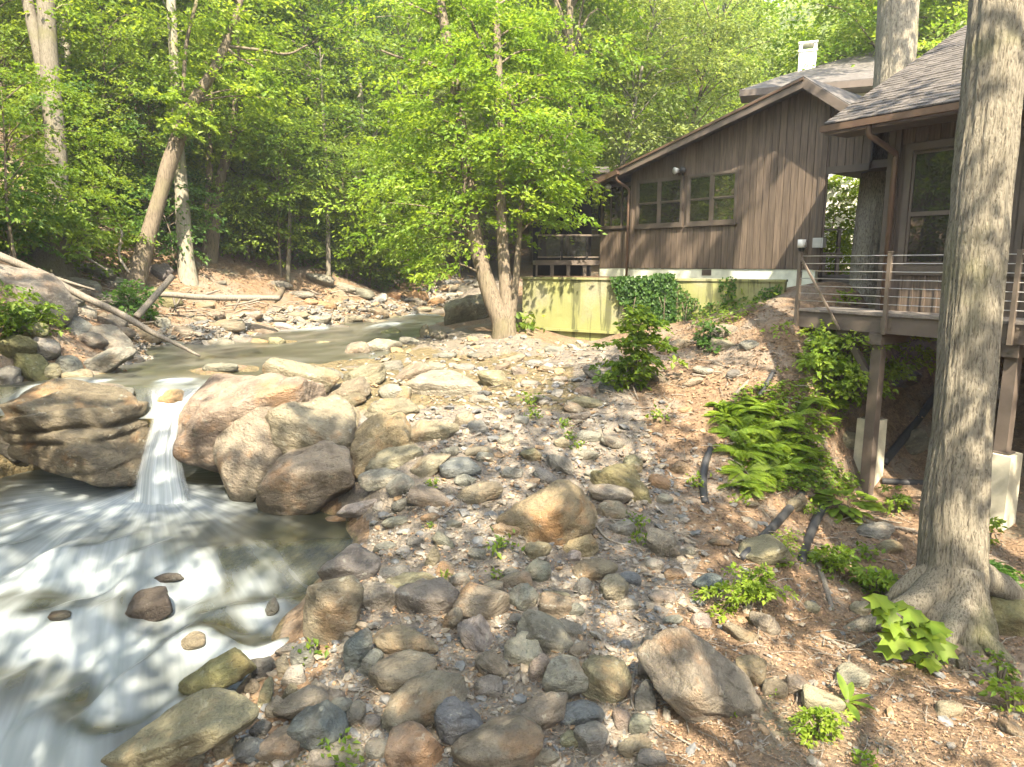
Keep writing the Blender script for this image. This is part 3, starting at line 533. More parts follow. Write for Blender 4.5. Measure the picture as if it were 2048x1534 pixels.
fg += [(95,700,60,40,-20,'A','grey'),(140,730,54,36,-40,'A','grey'),(160,752,60,28,0,'S','olive'),(95,748,50,40,10,'B','olive'),(265,715,44,24,-20,'A','grey'),(250,668,40,26,-10,'A','tan'),(400,690,40,18,0,'R','grey'),(380,712,50,14,0,'R','olive'),(60,665,70,34,10,'B','moss'),(130,600,70,40,-30,'A','grey'),(170,625,50,26,-24,'S','grey'),(215,600,60,24,-20,'S','grey'),(240,570,50,26,-14,'S','grey'),(170,570,60,24,-16,'S','grey'),(400,640,36,16,-10,'R','tan'),(410,610,40,14,0,'R','olive')]
fg += [(330,716,50,16,4,'S','olive'),(500,722,60,16,6,'S','grey'),(590,706,50,16,4,'S','tan'),(440,735,70,18,3,'S','grey'),(650,690,44,16,0,'S','olive'),(380,756,60,16,-4,'S','tan')]
# right bank
fg += [(1450,664,58,30,0,'R','grey'),(1442,692,50,28,-4,'R','olive'),(1350,694,62,26,24,'R','tan'),(1500,690,40,20,10,'R','grey'),(1408,742,50,18,-10,'R','pale'),(1385,765,44,16,20,'R','tan'),(1300,745,36,18,20,'R','olive'),(1318,756,40,20,-20,'R','tan'),(1466,748,28,18,0,'R','dark'),(1360,935,40,22,0,'R','gold'),(1620,690,44,26,0,'R','grey'),(1370,820,34,12,10,'R','tan'),
(1500,1345,66,66,-30,'A','gold'),(1524,1102,100,48,12,'R','olive'),(1420,1168,64,38,-8,'B','blue'),(1403,1243,44,32,-10,'R','pale'),(1532,1248,40,66,48,'R','tan'),(1482,1268,78,28,-20,'R','tan'),(1325,1196,56,22,0,'R','pale'),(1722,1220,40,36,0,'R','tan'),(1788,1302,56,60,-30,'B','grey'),(1700,1354,70,46,10,'R','brown'),(1897,1420,60,28,6,'R','olive'),(1550,1382,56,42,10,'R','olive'),(1598,1376,58,40,-30,'R','tan'),(1640,1408,90,50,-28,'R','tan'),(1752,1062,74,28,6,'S','grey'),(1780,1095,44,26,10,'R','olive'),(1925,1330,22,48,6,'R','tan'),(1910,1300,40,30,-20,'R','brown'),(1700,880,44,34,10,'B','olive'),(1830,885,56,44,40,'B','olive'),(1800,760,70,34,20,'B','dark'),(1590,1010,54,30,30,'R','olive'),(1920,1000,60,34,0,'R','tan'),(1620,1215,30,20,0,'R','tan'),(1345,1240,40,18,0,'R','grey'),(1310,1130,36,24,10,'R','grey'),(1350,1150,44,24,0,'R','tan'),(1375,1105,34,20,0,'R','grey'),(1255,1210,40,22,0,'R','grey'),(1440,1085,44,16,0,'R','tan'),(1500,1010,36,14,0,'R','tan'),(2025,1460,50,30,-30,'R','tan'),(1760,1150,40,20,0,'R','grey'),(1800,1180,50,24,10,'B','dark'),(1880,1060,44,20,0,'R','grey'),(1300,1290,30,34,0,'A','grey')]
DEP.update({(q[0], q[1]): d for q, d in zip(fg, G([q[0] for q in fg], [q[1] + .16 * q[3] for q in fg])[1])})
for q in fg: H(*q)
LAND = [(148,852,'the dark boulder by the waterfall'),(482,838,'the rounded tan boulder by the waterfall'),(600,930,'the cracked tan boulder'),(1092,1040,'the humped golden boulder'),(1418,1382,'the half-buried brown boulder'),(2012,1240,'the lichened mossy boulder'),(936,630,'the olive boulder under the tree clump'),(660,1240,'the tall olive boulder'),(888,773,'the big flat pale slab'),(762,890,'the curved layered slab'),(360,1468,'the long schist slab'),(432,1350,'the mossy pointed slab'),(45,580,'the grey bedrock slab'),(920,1448,'the blue slate block'),(1242,965,'the mossy ridge stone'),(1132,1362,'the pale angular boulder'),(848,1412,'the long brown slab'),(1270,690,'the dark green shrub'),(1735,900,'the steel post'),(1905,1100,'the big furrowed trunk'),(270,570,'the leaning tree'),(1410,950,'the short curved pipe'),(714,703,'the brown midstream rock'),(447,652,'the long brown bank stone'),(1500,1250,'the sunlit fern patch'),(1800,1260,'the broad-leaved sapling'),(640,1460,'the split blue slate'),(1093,1270,'the grey ledge slab'),(1140,600,'the mossy retaining wall'),(830,592,'the rust creek boulder'),(650,612,'the rusty bank stone'),(236,690,'the tilted grey slab'),(100,500,'the twin-stemmed tree'),(1690,1010,'the rosette of broad leaves'),(1560,1030,'the long straight pipe'),(960,988,'the tan mound stone'),(855,1200,'the brown wedge boulder'),(1694,1390,'the pale-leaved plant'),(1500,850,'the fern bank')]
SHAPE = dict(R=('rounded', 'smooth'), A=('angular', 'sharp-edged'), S=('slab-like', 'flat layered'), B=('blocky', 'chunky'))
CN = dict(tan='tan', gold='golden', grey='grey', pale='pale', blue='blue-grey', rust='rust-coloured', olive='olive', dark='dark grey', moss='mossy', brown='brown', wetdark='dark wet', umber='dark brown')
def label_rocks():
    used = {r[7] for r in ROCKS if r[7]}
    for o, px, py, w, h, k, c, lab in ROCKS:
        if lab: continue
        L = sorted(LAND, key=lambda q: (q[0] - px) ** 2 + ((q[1] - py) * 1.3) ** 2); sz = math.sqrt(w * h)
        s = 'large' if sz > 78 else 'mid-sized' if sz > 44 else 'small' if sz > 24 else 'tiny'
        el = 'long ' if w > 2.3 * h else 'upright ' if h > 1.35 * w else ''
        for q in L[:14]:
            if abs(q[0] - px) + abs(q[1] - py) < 24: continue
            dx, dy = px - q[0], (py - q[1]) * 1.3
            near = 'close ' if math.hypot(dx, dy) < 110 else ''
            rel = (('right of' if dx > 0 else 'left of') if abs(dx) > abs(dy) else ('in front of' if dy > 0 else 'behind'))
            hit = False
            for sh in SHAPE[k]:
                t = f'{s} {el}{sh} {CN[c]} stone {near}{rel} {q[2]}'
                if t not in used: hit = True; break
            if hit: break
        used.add(t); o['label'] = t
# ------------------------------------------------------------------ brown gabled cabin at the back
A_ = P(1640, 527, 14.8); B_ = P(1275, 525, 18.5)
W = Fr([B_[0], B_[1], 0], [A_[0] - B_[0], A_[1] - B_[1]])
cabin = thing('cabin', [*W.w(3, 0, 4.4)], 'brown board-sided cabin with a long sloping roof above the mossy wall', 'cabin')
def wpx(px, py, y=0): return W.px(px, py, y)
ZS = 4.885                                                    # foot of the siding
sL = wpx(1262, 500)[0]; sC = wpx(1638, 500)[0]; sR = wpx(1742, 300)[0]; sLL = wpx(1196, 480)[0]
pk = wpx(1626, 172); lf = wpx(1240, 357)
def ztop(s):
    k = (pk[1] - lf[1]) / (pk[0] - lf[0])
    if s <= pk[0]: return pk[1] + (s - pk[0]) * k
    r = wpx(1712, 225); return pk[1] + (s - pk[0]) * (r[1] - pk[1]) / (r[0] - pk[0])
opz = wpx(1690, 331)[1]
win = []                                                      # the two windows as (s0, s1, z0, z1)
for a, b, c, d in [(1277, 1361, 448, 364), (1378, 1469, 444, 346)]:
    s0, z0 = wpx(a, c); s1, z1 = wpx(b, c + 0); win.append((s0, s1, 6.02 if a < 1300 else 6.02, 7.03))
zw0 = np.mean([wpx(1277, 450)[1], wpx(1469, 441)[1]]); zw1 = np.mean([wpx(1277, 366)[1], wpx(1469, 346)[1]])
win = [(a, b, zw0, zw1) for a, b, _, _ in win]
def cutspan(s0, s1, z0, z1):
    "the pieces of a board between z0 and z1 that the windows leave"
    for a, b, c, d in win:
        if s1 > a - .02 and s0 < b + .02: return [(z0, c - .05), (d + .05, z1)]
    return [(z0, z1)]
bw = .163; s = sL
backing = MB()
while s < sR:
    e = min(s + bw, sR)
    zb = ZS if s < sC - .01 else opz
    zt0, zt1 = ztop(s) - .02, ztop(e) - .02
    for a, b in cutspan(s, e, zb, None):
        ta, tb = (zt0, zt1) if b is None else (b, b)
        MB().add(*W.box(s + .006, e - .006, 0, .022, a, ta, a, tb)).build('plank', M['brown'], cabin)
    s = e
sw = sLL
while sw < sL - .02:                                          # the wing left of the downspout, set back a little
    e = min(sw + .12, sL); W_ = -.10
    zt0, zt1 = wpx(1225, 462)[1], wpx(1225, 462)[1]
    MB().add(*W.box(sw + .005, e - .005, W_, W_ + .022, ZS, zt0)).build('plank', M['brown'], cabin); sw = e
for s0, s1, z0, z1f in ((sL, sC, ZS, ztop), (sC, sR, opz, ztop)):
    n = 12
    for k in range(n):
        a, b = s0 + (s1 - s0) * k / n, s0 + (s1 - s0) * (k + 1) / n
        backing.add(*W.box(a, b, -.06, -.004, z0, z1f(a) - .03, z0, z1f(b) - .03))
backing.add(*W.box(sLL, sL, -.2, -.108, ZS, lf[1] - .1)); backing.add(*W.box(sL - .02, sL + .06, -.09, .045, ZS, ztop(sL) - .05))
# side walls and rear, so that the cabin is a closed body
q4 = [W.w(sC - .06, -.062, 0), W.w(sC - 2.6, -4.2, 0), W.w(sC - 2.7, -4.2, 0), W.w(sC - .16, -.062, 0)]
backing.add(np.array([[p_[0], p_[1], 4.3] for p_ in q4] + [[p_[0], p_[1], ztop(sC) - .9 * (k in (1, 2)) - .1] for k, p_ in enumerate(q4)]), BOXF)
backing.add(*W.box(sLL - .1, sLL, -4.1, -.2, 4.3, lf[1])); backing.add(*W.box(sLL, sC - 2.7, -4.2, -4.1, 4.3, 7.0))
backing.build('wall', M['brown'], cabin)
hd = MB(); hd.add(*W.box(sC, sR, -.01, .04, opz - .14, opz)); hd.add(*W.box(sC, sR + 2, -3.2, -.065, opz - .10, opz + .05)); hd.add(*W.box(sC - .10, sC + .03, -.02, .045, 4.9, opz)); hd.build('lintel', M['trim'], cabin)
# foundation
fz = wpx(1500, 556)[1] - .3
MB().add(*W.box(sL - .15, sC - .05, -.12, .0, fz - .4, ZS - .012)).add(*W.box(sLL, sL - .155, -.25, -.09, fz - .3, ZS - .012)).build('foundation', M['found'], cabin)
v0 = wpx(1405, 526)[0]; vv = MB(); vv.add(*W.box(v0, v0 + .26, .0, .015, ZS - .16, ZS - .022))
for k in range(4): vv.add(*W.box(v0 + .02, v0 + .24, .015, .022, ZS - .15 + k * .032, ZS - .137 + k * .032))
vv.build('vent', M['trim'], cabin)
# windows: frame > sash and pane
for a, b, c, d in win:
    f = MB()
    for q in ((a - .06, b + .06, .0, .05, c - .06, c), (a - .06, b + .06, .0, .05, d, d + .06), (a - .06, a, .0, .05, c, d), (b, b + .06, .0, .05, c, d), ((a + b) / 2 - .035, (a + b) / 2 + .035, .0, .046, c, d), (a - .09, b + .09, .0, .075, c - .10, c - .062)): f.add(*W.box(*q))
    fo = f.build('window', M['trim'], cabin)
    for x0, x1 in ((a, (a + b) / 2 - .035), ((a + b) / 2 + .035, b)):
        zm = (c + d) / 2
        for z0, z1, y in ((c, zm, .012), (zm, d, .024)):
            g = MB(); t_ = .028
            for q in ((x0, x1, y - .01, y + .012, z0, z0 + t_), (x0, x1, y - .01, y + .012, z1 - t_, z1), (x0, x0 + t_, y - .01, y + .012, z0 + t_, z1 - t_), (x1 - t_, x1, y - .01, y + .012, z0 + t_, z1 - t_)): g.add(*W.box(*q))
            g.build('sash', M['sash'], fo)
            MB().add(*W.box(x0 + t_, x1 - t_, y - .006, y, z0 + t_, z1 - t_)).build('pane', M['glass'], fo)
a, b = sLL + .04, sL - .06; c, d = wpx(1225, 452)[1], wpx(1225, 374)[1]
f = MB()
for q in ((a, b, -.10, -.04, c - .07, c), (a, b, -.10, -.05, d, d + .08), (a, a + .05, -.10, -.05, c, d), (b - .05, b, -.10, -.05, c, d), (a + (b - a) * .3, a + (b - a) * .3 + .03, -.10, -.06, c, d), (a + (b - a) * .65, a + (b - a) * .65 + .03, -.10, -.06, c, d)): f.add(*W.box(*q))
fo = f.build('screen_window', M['trim'], cabin); MB().add(*W.box(a + .05, b - .05, -.105, -.09, c, d)).build('pane', M['glass'], fo)
# roof: sloping slab with fascia; its front edge overhangs the wall
ov = .42; th = .10
def roofslab(s0, s1, y0, y1, m, name, dz=0.0, par=cabin, t=th):
    z0, z1 = ztop(s0) + dz, ztop(s1) + dz; return MB().add(*W.box(s0, s1, y0, y1, z0, z0 + t, z1, z1 + t)).build(name, m, par)
sE = wpx(1182, 372, ov)[0]
kk = (pk[1] - lf[1]) / (pk[0] - lf[0])
roofslab(sE, pk[0], -5.6, ov, M['roofb'], 'roof', .03); roofslab(pk[0], sR + .25, -5.6, ov, M['roofb'], 'roof', .03)
roofslab(sE, pk[0] + .03, ov + .002, ov + .03, M['beam'], 'fascia', -.08, t=.17); roofslab(pk[0] + .033, sR + .2, ov + .002, ov + .03, M['beam'], 'fascia', -.10, t=.20)
roofslab(sE, pk[0] + .03, ov + .032, ov + .06, M['gutter'], 'drip_edge', .07, t=.05)
g0 = wpx(1236, 350, ov + .1)
MB().add(*bar(W.w(sE, ov + .10, ztop(sE) - .02), W.w(g0[0], ov + .10, ztop(g0[0]) - .02), .11, .10)).build('gutter', M['gutter'], cabin)
dsp = [W.w(g0[0] - .06, ov + .08, ztop(g0[0]) - .08), W.w(g0[0] - .06, ov + .06, ztop(g0[0]) - .22), W.w(sL - .05, .11, wpx(1258, 379)[1]), W.w(sL - .05, .10, wpx(1258, 400)[1]), W.w(sL - .05, .10, 4.62)]
V, F = tube(spline(dsp[:4], 14).tolist() + [dsp[4]], .034, 8); obj('downspout', V, F, M['gutter'], cabin, True)
tr = MB(); ts = wpx(1262, 400)[0]; tr.add(*W.box(sC - .07, sC + .05, .024, .05, ZS - .02, opz + 1.2)); tr.build('corner_board', M['brown'], cabin)
# flood light on a conduit between the windows, small round light at the left
lx, lz = wpx(1367, 342); fl = MB(); V, F = tube([W.w(lx, .03, lz), W.w(lx, .03, lz - .35)], .018, 6); fl.add(V, F); fl.add(*W.box(lx - .06, lx + .06, .02, .07, lz - .06, lz + .05))
fl.build('light_bracket', M['copper'], cabin)
for ds, y in ((-.10, .16), (.10, .12)):
    V, F = tube([W.w(lx + ds * .3, .06, lz), W.w(lx + ds * .8, y - .04, lz + .01), W.w(lx + ds, y + .06, lz + .0)], [.03, .05, .085], 12); obj('flood_lamp', V, F, M['grey'] if ds < 0 else M['copper'], cabin, True)
lx, lz = wpx(1219, 374); V, F = ico(2); obj('globe_lamp', V * .09 + W.w(lx, .05, lz), F, M['grey'], cabin, True)
# white light fixture and grey meter box by the corner
lx, lz = wpx(1610, 489); q = thing('wall_light', W.w(lx, .06, lz), 'small white cylindrical wall light near the right corner of the brown cabin', 'light')
V, F = tube([W.w(lx, .14, lz - .07), W.w(lx, .14, lz + .10)], .085, 14); obj('shade', V, F, M['white'], q, True)
fx_ = MB(); fx_.add(*W.box(lx - .05, lx + .05, .024, .06, lz - .05, lz + .05)); fx_.add(*W.box(lx - .02, lx + .02, .06, .1, lz - .03, lz + .02)); fx_.build('bracket', M['white'], q)
for k in (-.035, .035):
    V, F = tube([W.w(lx + k, .14, lz - .06), W.w(lx + k, .15, lz - .135)], [.026, .034], 8); obj('bulb', V, F, M['copper'], q, True)
lx, lz = wpx(1636, 486); q = thing('meter_box', W.w(lx, 0, lz), 'grey electric meter box on the right corner of the brown cabin', 'meter box')
o_ = MB().add(*W.box(lx - .02, lx + .20, .05, .2, lz - .10, lz + .10)).build('box', M['grey'], q); MB().add(*W.box(lx, lx + .17, .2, .212, lz - .08, lz + .08)).build('cover', M['grey'], o_)
# screened porch at the cabin's left end
porch = thing('porch', W.w(sLL - 1.2, -.5, 4.4), 'dark timber porch with a glass-panelled railing at the left end of the brown cabin', 'porch')
s1 = wpx(1196, 500)[0]; p0 = P(1072, 500, 19.6); p1 = W.w(s1, -.15, 0); PF = Fr([p0[0], p0[1], 0], [p1[0] - p0[0], p1[1] - p0[1]]); Lp = float(np.linalg.norm((p1 - p0)[:2]))
zd = PF.px(1130, 520)[1]; zt = PF.px(1130, 470)[1]
MB().add(*PF.box(0, Lp - .03, -2.6, 0, zd - .14, zd)).build('floor', M['beam'], porch)
for k in range(5): MB().add(*PF.box(Lp * k / 4.0 - (.05 if k else 0), Lp * k / 4.0 + .05 - (.09 if k == 4 else 0), -.16, -.06, 4.2, zd - .145)).build('post', M['post'], porch)
MB().add(*PF.box(0, Lp - .04, -.08, -.03, zt - .03, zt + .02)).build('handrail', M['post'], porch); MB().add(*PF.box(0, Lp - .04, -.075, -.035, zd + .06, zd + .1)).build('bottom_rail', M['post'], porch)
for k in range(3): MB().add(*PF.box(Lp * k / 2.6, Lp * k / 2.6 + .05, -.08, -.03, zd, zt - .035)).build('rail_post', M['dark'], porch)
for k in range(2): MB().add(*PF.box(Lp * k / 2.6 + .06, Lp * (k + 1) / 2.6 - .02, -.058, -.05, zd + .105, zt - .035)).build('glass_panel', M['glass'], porch)
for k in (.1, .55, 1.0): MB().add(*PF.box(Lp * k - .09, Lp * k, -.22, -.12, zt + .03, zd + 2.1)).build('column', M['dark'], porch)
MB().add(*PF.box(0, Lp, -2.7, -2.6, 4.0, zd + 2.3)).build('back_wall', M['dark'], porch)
MB().add(*PF.box(-.4, Lp + .1, -2.9, .35, zd + 2.15, zd + 2.3)).build('ceiling', M['beam'], porch)
u0 = W.w(sE - .05, .3, ztop(sE)); rz = PF.px(1200, 332)[1]
MB().add(*hexa([PF.w(-.6, .5, zd + 2.31), PF.w(Lp + .1, .5, zd + 2.31), PF.w(Lp + .6, -3.4, rz + .35), PF.w(-.2, -3.4, rz + .35), PF.w(-.6, .5, zd + 2.38), PF.w(Lp + .1, .5, zd + 2.38), PF.w(Lp + .6, -3.4, rz + .43), PF.w(-.2, -3.4, rz + .43)])).build('roof', M['shingle'], porch)
ug = thing('patio_umbrella', PF.w(Lp * .42, -.9, zd), 'dark folded patio umbrella standing on the porch', 'umbrella')
V, F = tube([PF.w(Lp * .42, -.9, zd), PF.w(Lp * .42, -.9, zd + 1.9)], .025, 8); obj('pole', V, F, M['post'], ug, True)
V, F = tube([PF.w(Lp * .42, -.9, zd + .25), PF.w(Lp * .42, -.9, zd + .9), PF.w(Lp * .42, -.9, zd + 1.85)], [.26, .17, .04], 10); obj('canopy', V, F, M['dark'], ug)
# ------------------------------------------------------------------ house behind: roof, fascia, chimney
HB = Fr(P(1480, 185, 21)[:2].tolist() + [0], [P(1700, 185, 20.0)[0] - P(1480, 185, 21)[0], P(1700, 185, 20.0)[1] - P(1480, 185, 21)[1]])
house = thing('house', HB.w(1, -3, 5), 'low-roofed pale house with a white chimney behind the brown cabin', 'house')
a0 = HB.px(1480, 184); a1 = HB.px(1640, 170)
ez_ = a0[1]; L = 5.2; rz0 = ez_ + 2.0
def quad_slab(p4, t=.1):
    p4 = np.asarray(p4, float); return hexa(np.r_[p4, p4 + [0, 0, t]])
def onz(px, py, d): return P(px, py, d)
rp = [HB.w(a0[0], 0, ez_), HB.w(a0[0] + L, 0, ez_ + .05), onz(1790, 92, 25.5), onz(1640, 138, 24.2)]
rp[3] = onz(1560, 156, 23.0)
MB().add(*quad_slab(rp, .06)).build('roof', M['roofb'], house)
MB().add(*HB.box(a0[0] - .02, a0[0] + L, .002, .05, ez_ - .13, ez_ + .05)).add(*HB.box(a0[0], a0[0] + L, -.9, .0, ez_ - .14, ez_ - .10)).build('fascia', M['trim'], house)
MB().add(*HB.box(a0[0] + .75, a0[0] + L, -4.5, -.7, 4.5, ez_ - .15)).build('wall', M['white'], house)
bx = MB(); bx.add(*bar(HB.w(a0[0] + .8, -.68, ez_ - .75), HB.w(a0[0] + 1.3, -.3, ez_ - .18), .08, .08)); bx.build('brace', M['deckb'], house)
MB().add(*HB.box(a0[0] + 1.4, a0[0] + 2.2, -.7, -.66, ez_ - .95, ez_ - .25)).build('window', M['dark'], house)
cx = P(1614, 128, 23.4); cw = .27; zc0, zc1 = P(1614, 165, 23.4)[2], P(1614, 108, 23.4)[2]; ztp = P(1614, 89, 23.4)[2]
CF = Fr([cx[0], cx[1], 0], [.93, -.36]); ch = MB(); ch.add(*CF.box(-cw, cw, -cw, cw, zc0 - .5, zc1)); ch.add(*CF.box(-cw - .03, cw + .03, -cw - .03, cw + .03, zc1 + .002, zc1 + .06))
for sx in (-1, 1):
    for sy in (-1, 1): ch.add(*CF.box(sx * (cw - .05) - .05, sx * (cw - .05) + .05, sy * (cw - .05) - .05, sy * (cw - .05) + .05, zc1 + .062, ztp - .06))
ch.add(*CF.box(-cw - .03, cw + .03, -cw - .03, cw + .03, ztp - .058, ztp)); ch.build('chimney', M['white'], house)
# ------------------------------------------------------------------ mossy retaining wall
r0 = P(1045, 545, 17.6); r1 = P(1240, 548, 16.0); r2 = P(1570, 553, 14.5); ztw = 4.62
RW1 = Fr([r0[0], r0[1], 0], [r2[0] - r0[0], r2[1] - r0[1]]); LW = float(np.linalg.norm((r2 - r0)[:2]))
rw = thing('retaining_wall', RW1.w(LW / 2, 0, 3.3), 'low mossy green concrete retaining wall between the creek bank and the brown cabin', 'wall')
nz, ns = 14, 90; S_, Z_ = np.meshgrid(np.linspace(0, LW, ns), np.linspace(3.42, ztw, nz)); base_ = [RW1.w(a, 0, b) for a, b in zip(S_.ravel(), Z_.ravel())]
dd = .012 * fbm(np.c_[S_.ravel() * 2, Z_.ravel() * 2, S_.ravel() * 0], 4, 3); V = np.array(base_) + dd[:, None] * RW1.n
i = np.arange(nz - 1)[:, None] * ns; j = np.arange(ns - 1)[None]; F = np.stack([i + j, i + j + 1, i + ns + j + 1, i + ns + j], -1).reshape(-1, 4)
mb = MB(); mb.add(V, F); mb.add(*RW1.box(0, LW, -.3, -.02, 3.42, ztw - .002)); mb.add(*RW1.box(.0, LW, -.28, -.03, 2.6, 3.41)); mb.build('wall_face', M['wall'], rw)
MB().add(*RW1.box(-.03, LW + .02, -.3, .035, ztw + .002, ztw + .05)).build('coping', M['wall'], rw); MB().add(*RW1.box(.2, 3.3, -.02, .05, 3.36, 3.417)).build('ledge', M['wall'], rw)
k = wpx(1100, 545)
MB().add(*bar(RW1.w(.4, -.05, ztw + .07), RW1.w(2.6, -.05, ztw + .07), .05, .03)).build('edge_board', M['gutter'], rw)
# ------------------------------------------------------------------ near cabin and its deck, right
e0 = P(1592, 616, 12.96); e2 = P(2024, 637, 10.07); ZD = 4.18
D = Fr([e0[0], e0[1], 0], [e2[0] - e0[0], e2[1] - e0[1]])     # s runs from the deck's left end towards the camera
deck = thing('deck', D.w(2, -.5, ZD), 'raised brown timber deck with steel cable railing in front of the near cabin', 'deck')
LD = 7.0
nb = 8
for k in range(nb): MB().add(*D.box(0.0 + .02 * (k % 2), LD, -.14 * (k + 1) + .004, -.14 * k, ZD - .04, ZD)).build('deck_board', M['deckb'], deck)
MB().add(*D.box(.0, LD, -.085, -.03, ZD - .33, ZD - .043)).build('rim_beam', M['beam'], deck)
MB().add(*D.box(.0, .05, -1.15, -.09, ZD - .30, ZD - .043)).build('end_beam', M['beam'], deck)
for k in range(12): MB().add(*D.box(.5 + k * .55, .54 + k * .55, -2.2, -.09, ZD - .25, ZD - .045)).build('joist', M['beam'], deck)
MB().add(*D.box(.9, LD, -2.4, -2.25, ZD - .4, ZD - .045)).build('ledger', M['beam'], deck)
posts = [D.px(1595, 610)[0], D.px(1772, 622)[0], D.px(2026, 635)[0]]; posts = [0.03, posts[1], posts[2], posts[2] + 1.9, posts[2] + 3.6]
for k, s_ in enumerate(posts):
    o_ = MB().add(*D.box(s_ - .03, s_ + .03, -.025, .045, ZD - .34, ZD + 1.0)).build('rail_post', M['post'], deck)
    MB().add(*D.box(s_ - .034, s_ + .034, -.03, .05, ZD + 1.002, ZD + 1.02)).build('cap', M['post'], o_)
    if k:
        bo = MB()
        for dx in (-.07, .07):
            for dz in (-.1, -.24): bo.add(*D.box(s_ + dx - .014, s_ + dx + .014, -.03, -.012, ZD + dz - .014, ZD + dz + .014))
        bo.add(*D.box(s_ - .09, s_ + .09, -.032, -.027, ZD - .3, ZD - .06)); bo.build('bolt_plate', M['post'], o_)
for k in range(7):
    z = ZD + .955 - k * .133; V, F = tube([D.w(.03, .012, z), D.w(posts[1], .012, z - .004), D.w(LD, .012, z)], .0065, 6); obj('cable', V, F, M['steel'], deck, True)
q0, q1 = D.w(.05, .03, ZD + .93), D.w(D.px(1682, 650)[0], .03, ZD - .32)
MB().add(*bar(q0, q1, .03, .035)).build('brace', M['post'], deck)
pe = D.px(1760, 660, -.55)
sa, za = D.px(1732, 985, -.16); sb, zb2 = D.px(2004, 905, -.2); pa, pza = D.px(1742, 838, -.42)
for s_, yf, zb_, pz, pc, hw, lab in ((sa, -.16, za - .1, pza, (pa, -.46), .175, 'mossy square concrete pier behind the left deck post'), (sb, -.2, zb2, zb2, (sb, -.2), .20, 'pale sunlit square concrete pier under the deck post behind the big trunk')):
    MB().add(*D.box(s_ - .085, s_ + .085, yf - .085, yf + .085, zb_ + .03, ZD - .53)).build('support_post', M['beam'], deck)
    MB().add(*D.box(s_ - .11, s_ + .11, yf - 1.9, yf + .15, ZD - .525, ZD - .335)).build('crossbeam', M['beam'], deck)
    MB().add(*bar(D.w(s_ - .08, yf, ZD - 1.15), D.w(s_ - .62, yf, ZD - .38), .10, .10)).build('knee_brace', M['beam'], deck)
    MB().add(*D.box(s_ - .75, s_ - .112, yf - .06, yf + .06, ZD - .51, ZD - .337)).build('brace_block', M['beam'], deck)
    q_ = D.w(pc[0], pc[1], 0); g_ = gz(q_[0], q_[1])[0]; pr = thing('concrete_pier', [q_[0], q_[1], g_], lab, 'pier', 'piers under the deck')
    V, F = D.box(pc[0] - hw, pc[0] + hw, pc[1] - hw, pc[1] + hw, g_ - .4, pz); V[:4] += (V[:4] - V[:4].mean(0)) * .06
    obj('shaft', V, F, M['conc'], pr); MB().add(*D.box(pc[0] - .13, pc[0] + .13, pc[1] - .13, pc[1] + .13, pz + .003, pz + .028)).build('base_plate', M['beam'], pr)
# cabin
NC = Fr(D.w(0, -.88, 0), D.ex); s0 = NC.px(1768, 450)[0]; s1 = s0 + 7.5
cab2 = thing('cabin', NC.w(2.5, 0, ZD), 'near dark brown cabin with a grey shingle roof standing on the deck', 'cabin')
ze = NC.px(1780, 250, .7)[1]; eL = NC.px(1650, 262, .7)[0]; zE = NC.px(1652, 262, .72)[1] + .03
zwt = zE + .12
MB().add(*NC.box(s0, s1, -4, -.03, ZD - .2, zwt)).build('wall', M['brown'], cab2)
wz0, wz1 = NC.px(1820, 522)[1] - .05, NC.px(1820, 306)[1]; wa = NC.px(1820, 400)[0]; wins = [(wa, wa + 1.55), (wa + 1.75, wa + 3.1), (wa + 3.3, wa + 4.7)]
s = s0 + .19
while s < s1 - .05:
    e = min(s + .2, s1); k = [w_ for w_ in wins if e > w_[0] - .1 and s < w_[1] + .1]
    mb = MB(); top = wz0 - .20 if k else zwt
    for z0_, z1_ in ([(ZD, wz0 - .20), (wz1 + .16, zwt)] if k else [(ZD, zwt)]):
        MB().add(*NC.box(s + .006, e - .006, -.03, -.005, z0_, z1_)).build('plank', M['brown'], cab2)
        MB().add(*NC.box(e - .02, e + .02, -.028, .016, z0_ + .01, z1_ - .01)).build('batten', M['brown'], cab2)
    s = e
MB().add(*NC.box(s0 - .02, s0 + .09, -.06, .03, ZD, zwt)).build('corner_board', M['trim'], cab2); MB().add(*NC.box(s0 + .095, s0 + .185, -.03, .028, ZD, zwt)).build('corner_board', M['trim'], cab2)
MB().add(*NC.box(s0 - .04, s0 - .022, -3.9, -.01, ZD - .2, zwt)).build('side_wall', M['brown'], cab2)
for a, b in wins:
    f = MB()
    for q in ((a - .12, b + .12, -.004, .035, wz0 - .19, wz0 - .02), (a - .12, b + .12, -.004, .03, wz1 + .02, wz1 + .15), (a - .12, a - .01, -.004, .028, wz0 - .02, wz1 + .02), (b + .01, b + .12, -.004, .028, wz0 - .02, wz1 + .02)): f.add(*NC.box(*q))
    fo = f.build('window', M['trim'], cab2); zm = wz0 + (wz1 - wz0) * .45
    for z0_, z1_ in ((wz0, zm), (zm, wz1)):
        g = MB(); t_ = .035
        for q in ((a, b, -.02, .012, z0_, z0_ + t_), (a, b, -.02, .012, z1_ - t_, z1_), (a, a + t_, -.02, .012, z0_ + t_, z1_ - t_), (b - t_, b, -.02, .012, z0_ + t_, z1_ - t_)): g.add(*NC.box(*q))
        g.build('sash', M['trim'], fo); MB().add(*NC.box(a + t_, b - t_, -.015, -.008, z0_ + t_, z1_ - t_)).build('pane', M['glass'], fo)
